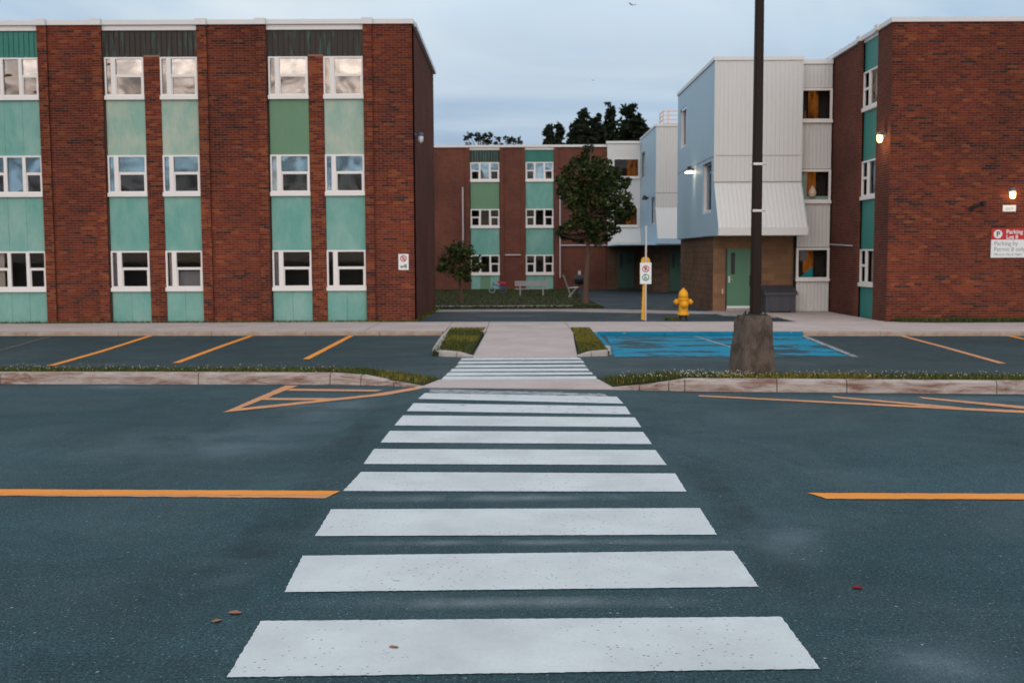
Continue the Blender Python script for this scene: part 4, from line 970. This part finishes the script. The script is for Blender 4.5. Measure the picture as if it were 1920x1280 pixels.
MB().tube((2.98, 47., 1.08), (2.98, 47., 1.24), .05, 'lamp_white').build('lid_handle', t)
for a in (0, 2.1, 4.2): MB().tube((2.98 + .15 * math.cos(a), 47 + .15 * math.sin(a), .68), (2.98 + .27 * math.cos(a), 47 + .27 * math.sin(a), .12), .018, 'black_metal').build('leg', t)

# ------------------------------------------------------------------ vegetation
def leaves(b, rnd, c, r, n, size, mats, wts, flat=.8):
    for _ in range(n):
        d = Vector((rnd.gauss(0, 1), rnd.gauss(0, 1), rnd.gauss(0, 1))).normalized() * (rnd.random() ** .45)
        p = Vector(c) + Vector((d.x * r, d.y * r, d.z * r * flat)); s = size * rnd.uniform(.6, 1.35)
        u = Vector((rnd.gauss(0, 1), rnd.gauss(0, 1), rnd.gauss(0, .6))).normalized(); v = u.cross(Vector((rnd.gauss(0, 1), rnd.gauss(0, 1), rnd.gauss(0, 1)))).normalized()
        b.add([p - u * s, p + v * s * .5, p + u * s, p - v * s * .5], [(0, 1, 2, 3)], rnd.choices(mats, wts)[0])
def tree(name, label, base, h0, clumps, nl, size, mats, wts, trunk_r, bark, seed, group=None, cat='tree', lean=(0, 0)):
    rnd = random.Random(seed); t = thing(name, label, cat, base, group); bx, by, bz = base
    b = MB(); top = max(c[2] for c in clumps); segs = 7; prev = Vector((bx, by, bz - .05)); pr = trunk_r * 1.25; spine = [prev]
    for i in range(1, segs + 1):
        f = i / segs; p = Vector((bx + lean[0] * f + rnd.uniform(-.03, .03), by + lean[1] * f, bz + (top - bz) * f)); r_ = trunk_r * (1 - .85 * f) + .01
        b.tube(prev, p, pr, bark, r_, 9, False); prev, pr = p, r_; spine.append(p)
    b.build('trunk', t, True)
    lb_ = MB()
    for c in clumps:
        s = min(spine[1:], key=lambda q: abs(q.z - (c[2] - c[3] * .9)) + (0 if q.z < c[2] else 3)); m_ = s.lerp(Vector(c[:3]), .55) + Vector((0, 0, -.08))
        lb_.tube(s, m_, trunk_r * .34, bark, trunk_r * .2, 5, False); lb_.tube(m_, Vector(c[:3]), trunk_r * .2, bark, .012, 5, False)
    lb_.build('limbs', t)
    cb = MB()
    for c in clumps:
        q = rnd.uniform(.4, 1.8)
        leaves(cb, rnd, c[:3], c[3], int(nl * c[3] ** 2), size, mats, [wts[0]] + [x * q for x in wts[1:]])
    cb.build('crown', t); return t
rnd = random.Random(5)
def W2(px_, py_, Y): return ((px_ - 962) / 2000 * Y, Y, 1.9 + (479.5 - py_) / 2000 * Y * 1.003)
LM = ['leaf_dark', 'leaf_mid', 'leaf_light']
# outline of the young maple in metres about its trunk line (x), height z, radius
mp = [(.10, 5.80, .26), (-.02, 5.45, .36), (.35, 5.30, .38), (-.38, 5.32, .30), (.75, 5.25, .28), (-.62, 5.0, .34), (.05, 5.0, .5), (.62, 4.95, .46), (1.08, 4.95, .34), (-.78, 4.62, .40), (-.25, 4.55, .55), (.45, 4.5, .6),
      (1.05, 4.5, .5), (1.42, 4.55, .28), (-.85, 4.2, .34), (-.05, 4.05, .6), (.75, 3.95, .6), (1.32, 3.95, .42), (-.5, 3.85, .44), (1.62, 3.72, .26), (.35, 3.5, .6), (1.05, 3.45, .48), (1.5, 3.4, .3), (-.22, 3.35, .46), (1.75, 3.5, .18),
      (-.55, 3.0, .38), (.1, 2.95, .5), (-.92, 2.85, .24), (.62, 2.95, .44), (1.0, 2.85, .28), (-.68, 2.62, .26), (-.2, 2.55, .34), (.35, 2.5, .36), (.8, 2.58, .24), (-1.02, 2.72, .14)]
tree('young_tree', 'bushy dark green tree with slim trunk in front of far building', (2.74, 39.4, .1), 2.3,
     [(2.74 + x, 39.4 + rnd.uniform(-.6, .6), z, r * .9) for x, z, r in mp], 1600, .085, LM, [6, 3, 1], .095, 'bark', 21, lean=(.15, 0))
sp = [(-.1, 2.3, .3), (-.4, 2.1, .32), (.3, 2.1, .32), (0, 1.9, .45), (-.6, 1.75, .32), (.55, 1.8, .3), (-.35, 1.5, .42), (.25, 1.5, .42), (.72, 1.55, .22), (-.72, 1.42, .25), (0, 1.2, .36), (-.1, 2.0, .4), (.2, 1.05, .2)]
tree('young_tree', 'small low bushy tree beside the left building', (-1.93, 40.4, .1), .9,
     [(-1.93 + x, 40.4 + rnd.uniform(-.4, .4), z, r) for x, z, r in sp], 900, .08, LM, [4, 5, 3], .06, 'bark', 22)
def conifer(px_, top, wpx, base_py, Y, seed, label, round_=False):
    x, _, z1 = W2(px_, top, Y); z0 = W2(px_, base_py, Y)[2] - 4; r = wpx / 2000 * Y / 2; cl = []
    rr = random.Random(seed); k_ = 30
    for i in range(k_):
        f = i / (k_ - 1); z = z1 - (z1 - z0) * f
        rad = r * (min(1, .22 + f * 1.25) if not round_ else min(1, .5 + f * 1.6)) * rr.uniform(.75, 1.1)
        for j in range(1 if i == 0 else 3):
            a = rr.uniform(0, 6.28); cl.append((x + math.cos(a) * rad * .62, Y + math.sin(a) * rad * .62, z + rr.uniform(-.15, .15), max(.28, rad * .55)))
    b = (x, Y, 0)
    t = tree('background_tree', label, b, 2, cl, 150, .24, ['conifer', 'conifer_light'], [4, 1], .25, 'bark_dark', seed, 'trees behind the far building')
    return t
for a in ((1032, 242, 40, 272, 84, 31, 'lowest dark conifer tip left of the tall dark trees'), (1050, 239, 36, 272, 86, 32, 'low dark conifer just left of the tall dark trees'),
          (1082, 234, 64, 272, 88, 36, 'dark conifer shoulder at the left of the tall dark trees'), (1098, 213, 66, 272, 88, 33, 'tall pointed dark conifer above the far roof'),
          (1146, 205, 62, 272, 90, 34, 'tallest dark conifer above the far roof')): conifer(*a)
conifer(1122, 224, 66, 272, 92, 37, 'dark conifer between the two tallest trees')
conifer(1184, 209, 70, 272, 90, 35, 'broad round-topped dark tree beside the clad block', True)
for px_, top, wp, sd, lb2 in ((905, 250, 52, 41, 'sparse treetop showing above the far roof, leftmost'), (955, 256, 46, 42, 'sparse treetop above the far roof, right of the leftmost')):
    x, Y, z1 = W2(px_, top, 84); rr = random.Random(sd); r = wp / 2000 * 84 / 2
    cl = [(x + rr.uniform(-1, 1) * r, Y + rr.uniform(-.6, .6), z1 - rr.random() ** 1.5 * .9 - .25, rr.uniform(.16, .34)) for _ in range(16)] + [(x + rr.uniform(-1.2, 1.2) * r, Y, z1 - 1.6 - rr.random(), .5) for _ in range(14)]
    tree('background_tree', lb2, (x, Y, 0), 3, cl, 260, .15, ['conifer', 'leaf_dark'], [2, 1], .18, 'bark_dark', sd, 'trees behind the far building')

def grass(name, polys, n, h, mats, wts, seed, wid=.008, zf=lambda x, y: .12, lean=.5, clump=None):
    rr = random.Random(seed); b = MB(); idx = [b.mi_(m) for m in mats]; V_, F_, I_ = b.v, b.f, b.mi
    tot = sum(p[4] if len(p) > 4 else 1 for p in polys)
    for p in polys:
        k_ = int(n * (p[4] if len(p) > 4 else 1) / tot)
        for _ in range(k_):
            s, t_ = rr.random(), rr.random()
            x = (p[0][0] * (1 - s) + p[1][0] * s) * (1 - t_) + (p[3][0] * (1 - s) + p[2][0] * s) * t_
            y = (p[0][1] * (1 - s) + p[1][1] * s) * (1 - t_) + (p[3][1] * (1 - s) + p[2][1] * s) * t_
            z = zf(x, y); hh = h * rr.uniform(.4, 1.25); a = rr.uniform(0, 6.28); lx_, ly_ = math.cos(a) * hh * lean * rr.random(), math.sin(a) * hh * lean * rr.random()
            q = rr.uniform(0, 3.14); wx, wy = math.cos(q) * wid, math.sin(q) * wid * .5
            i = len(V_); V_ += [(x - wx, y - wy, z - .01), (x + wx, y + wy, z - .01), (x + lx_, y + ly_, z + hh)]; F_.append((i, i + 1, i + 2))
            m = rr.choices(idx, wts(x, y) if callable(wts) else wts)[0]; I_.append(m)
    return b.build(name)
GM = ['grass_green', 'grass_dark', 'grass_yellow']
zL = lambda x, y: .14 if x < -2.3 else max(.02, .14 - (x + 2.3) * .105)
zR = lambda x, y: .14 if x > 2.3 else max(.02, .14 - (2.3 - x) * .12)
Lp = [[(-12.5, 16.46), (-2.4, 15.97), (-2.4, 16.65), (-12.5, 17.25), 10], [(-2.4, 15.97), (-1.3, 15.68), (-1.15, 16.3), (-2.4, 16.65), 1.6]]
Rp = [[(1.45, 15.45), (2.4, 15.1), (2.5, 15.8), (1.4, 16.2), 1.6], [(2.4, 15.1), (12, 14.05), (12, 14.9), (2.5, 15.8), 10]]
yw = lambda x, y: (5, 4, 6 if (-2.0 < x < -1.3 or 3 < x < 5.2) else 1.2)
g = grass('verge_grass', Lp, 16000, .058, GM, yw, 51, zf=zL); tag(g, 'short weedy grass on the verge left of the crossing', 'grass', kind='stuff')
g = grass('verge_grass', Rp, 16000, .062, GM, yw, 52, zf=zR); tag(g, 'weedy grass on the verge right of the crossing', 'grass', kind='stuff')
pb = lambda x, y: (5, 5, 8 if (22.5 < y < 24.2) or y > 25.8 else .6)
g = grass('bed_grass', [[(-1.50, 20.35), (-.80, 20.15), (-.68, 26.8), (-1.53, 26.8)]], 9000, .06, GM, pb, 53, zf=lambda x, y: .085); tag(g, 'green tufted grass in the bed left of the ramp', 'grass', kind='stuff')
g = grass('bed_grass', [[(1.29, 20.15), (1.83, 20.25), (1.90, 26.5), (1.50, 26.5)]], 9500, .06, GM, lambda x, y: (4, 3, 7 if y > 22 else 2), 54, zf=lambda x, y: .085); tag(g, 'yellowish grass in the bed right of the ramp', 'grass', kind='stuff')
g = grass('wall_weeds', [[(-16, 29.42), (-2.7, 29.42), (-2.7, 29.52), (-16, 29.52), 1]], 3800, .07, GM, (3, 3, 1), 55, wid=.012, zf=lambda x, y: .095); tag(g, 'thin line of weeds along the foot of left building', 'weeds', kind='stuff')
tag(MB().prism([(10.35, 28.4), (11.2, 28.12), (15.2, 28.02), (15.2, 28.79), (10.2, 28.79)], .02, [.105, .115, .13, .16, .13], 'soil_grass').build('wall_bed'), kind='structure')
g = grass('wall_grass', [[(10.3, 28.5), (15, 28.05), (15, 28.75), (10.3, 28.75)]], 8000, .075, GM, (4, 5, .5), 56, wid=.012, zf=lambda x, y: .13); tag(g, 'dark grass strip at the foot of right building', 'grass', kind='stuff')
g = grass('lawn_grass', [[(-6, 38.7), (3.1, 38.6), (3.2, 57), (-6, 57), 10], [(-5, 36.2), (3.1, 36.2), (3.2, 37.8), (-5, 37.9), 2.]], 9000, .045, ['soil_grass', 'grass_dark', 'lawn'], (4, 4, 3), 57, wid=.03, zf=lambda x, y: .12); tag(g, 'shaded lawn grass in front of the far building', 'grass', kind='stuff')
g = grass('corner_grass', [[(-2.75, 29.5), (-2.62, 29.5), (-2.45, 37), (-2.65, 37)], [(4.3, 29.7), (4.65, 29.6), (4.65, 29.95), (4.3, 30)]], 2500, .08, GM, (3, 5, 2), 58, wid=.014, zf=lambda x, y: .09); tag(g, 'grass tufts by the hydrant and building corner', 'grass', kind='stuff')
def flowers(name, polys, n, seed, zf, m, hs, r, label):
    rr = random.Random(seed); b = MB()
    for p in polys:
        k_ = int(n * p[4] / sum(q[4] for q in polys))
        for _ in range(k_):
            s, t_ = rr.random(), rr.random() ** 1.0
            x = (p[0][0] * (1 - s) + p[1][0] * s) * (1 - t_) + (p[3][0] * (1 - s) + p[2][0] * s) * t_; y = (p[0][1] * (1 - s) + p[1][1] * s) * (1 - t_) + (p[3][1] * (1 - s) + p[2][1] * s) * t_
            h_ = rr.uniform(*hs); z = zf(x, y) + h_; q = r * rr.uniform(.6, 1.25)
            b.add([(x + q, y, z), (x - q, y, z), (x, y + q, z), (x, y - q, z), (x, y, z + q * 1.2), (x, y, z - q * 1.2)], [(0, 2, 4), (2, 1, 4), (1, 3, 4), (3, 0, 4), (2, 0, 5), (1, 2, 5), (3, 1, 5), (0, 3, 5)], m)
            b.add([(x - .002, y, zf(x, y)), (x + .002, y, zf(x, y)), (x, y, z)], [(0, 1, 2)], 'grass_green')
    tag(b.build(name), label, 'flowers', kind='stuff')
flowers('clover_flowers', [[(-12.5, 16.46), (-2.6, 15.97), (-2.6, 16.65), (-12.5, 17.25), 1]], 230, 61, zL, 'clover_white', (.04, .095), .008, 'white clover heads along the left verge')
flowers('clover_flowers', [[(1.6, 15.4), (2.4, 15.1), (2.5, 15.8), (1.5, 16.1), 1], [(2.4, 15.1), (3.4, 15.0), (3.4, 15.7), (2.5, 15.8), 3], [(3.4, 15.), (12, 14.05), (12, 14.9), (3.4, 15.7), 6]], 480, 62, zR, 'clover_white', (.035, .085), .008, 'white clover heads along the right verge')

# ------------------------------------------------------------------ litter, birds
def scrap(name, label, cat, x, y, r, m, seed, group=None):
    rr = random.Random(seed); n = 9; vs = [(x, y, .0115)]
    for i in range(n):
        a = 6.283 * i / n; q = r * rr.uniform(.55, 1.15); vs.append((x + math.cos(a) * q * 1.3, y + math.sin(a) * q, .008 + rr.uniform(0, .003)))
    vs2 = [(a, b_, c - .003) for a, b_, c in vs]
    b = MB(); b.add(vs + vs2, [(0, i + 1, (i + 1) % n + 1) for i in range(n)] + [(n + 1, n + 2 + (i + 1) % n, n + 2 + i) for i in range(n)], m)
    tag(b.build(name, loc=(x, y, 0)), label, cat, group)
scrap('dead_leaf', 'flat brown leaf on the road left of the nearest stripe', 'leaf', -1.55, 5.45, .022, 'dead_leaf', 1, 'leaves on the road')
scrap('dead_leaf', 'slightly larger brown leaf just behind the other leaf', 'leaf', -1.49, 5.58, .028, 'dead_leaf', 2, 'leaves on the road')
scrap('litter', 'small red scrap on the dark road at right', 'litter', 1.97, 5.97, .026, 'red_scrap', 3)
scrap('dead_leaf', 'dark smudge of leaf on the nearest stripe', 'leaf', -.58, 5.06, .02, 'dead_leaf', 4, 'leaves on the road')
def bird(x, y, z, s, label, tilt):
    vs = [(-.5, 0, .0), (-.25, .05, .03), (.1, .05, .05), (.5, 0, .02), (.1, -.05, -.04), (-.2, -.05, -.05)]
    b = MB(); b.lathe((0, 0, 0), [(.01, -.45), (.05, -.38), (.09, -.1), (.075, .2), (.03, .42), (.01, .5)], 'bird', 8, 'X'); body = [v for v in b.v]; bb = MB(); bb.add([(x + v[0] * s, y + v[1] * s, z + v[2] * s) for v in body], b.f, 'bird')
    t = thing('bird', label, 'bird', (x, y, z), 'birds in the sky'); bb.build('body', t, True)
    for sg, pts in ((-1, [(.15, 0, .03), (-.2, 0, .03), (-.75, -.35, .35), (-1.15, -.55, .42), (-.55, -.3, .42)]), (1, [(.2, .0, .03), (-.15, 0, .03), (.5, .4, .08), (1.1, .7, .12), (.75, .4, .16)])):
        v = [(x + a * s, y + c * s, z + (d + tilt * sg * .1) * s) for a, c, d in pts]; v2 = [(a, c + .01, d - .012) for a, c, d in v]
        MB().add(v + v2, [(0, 1, 2, 3, 4), (9, 8, 7, 6, 5)] + [(i, (i + 1) % 5, 5 + (i + 1) % 5, 5 + i) for i in range(5)], 'bird').build('wing', t)
bird(10.05, 90, 22.5, .36, 'larger gull gliding high near the top of the picture', .2)
bird(8.4, 110, 19.6, .16, 'tiny distant bird above the dark trees', 0)
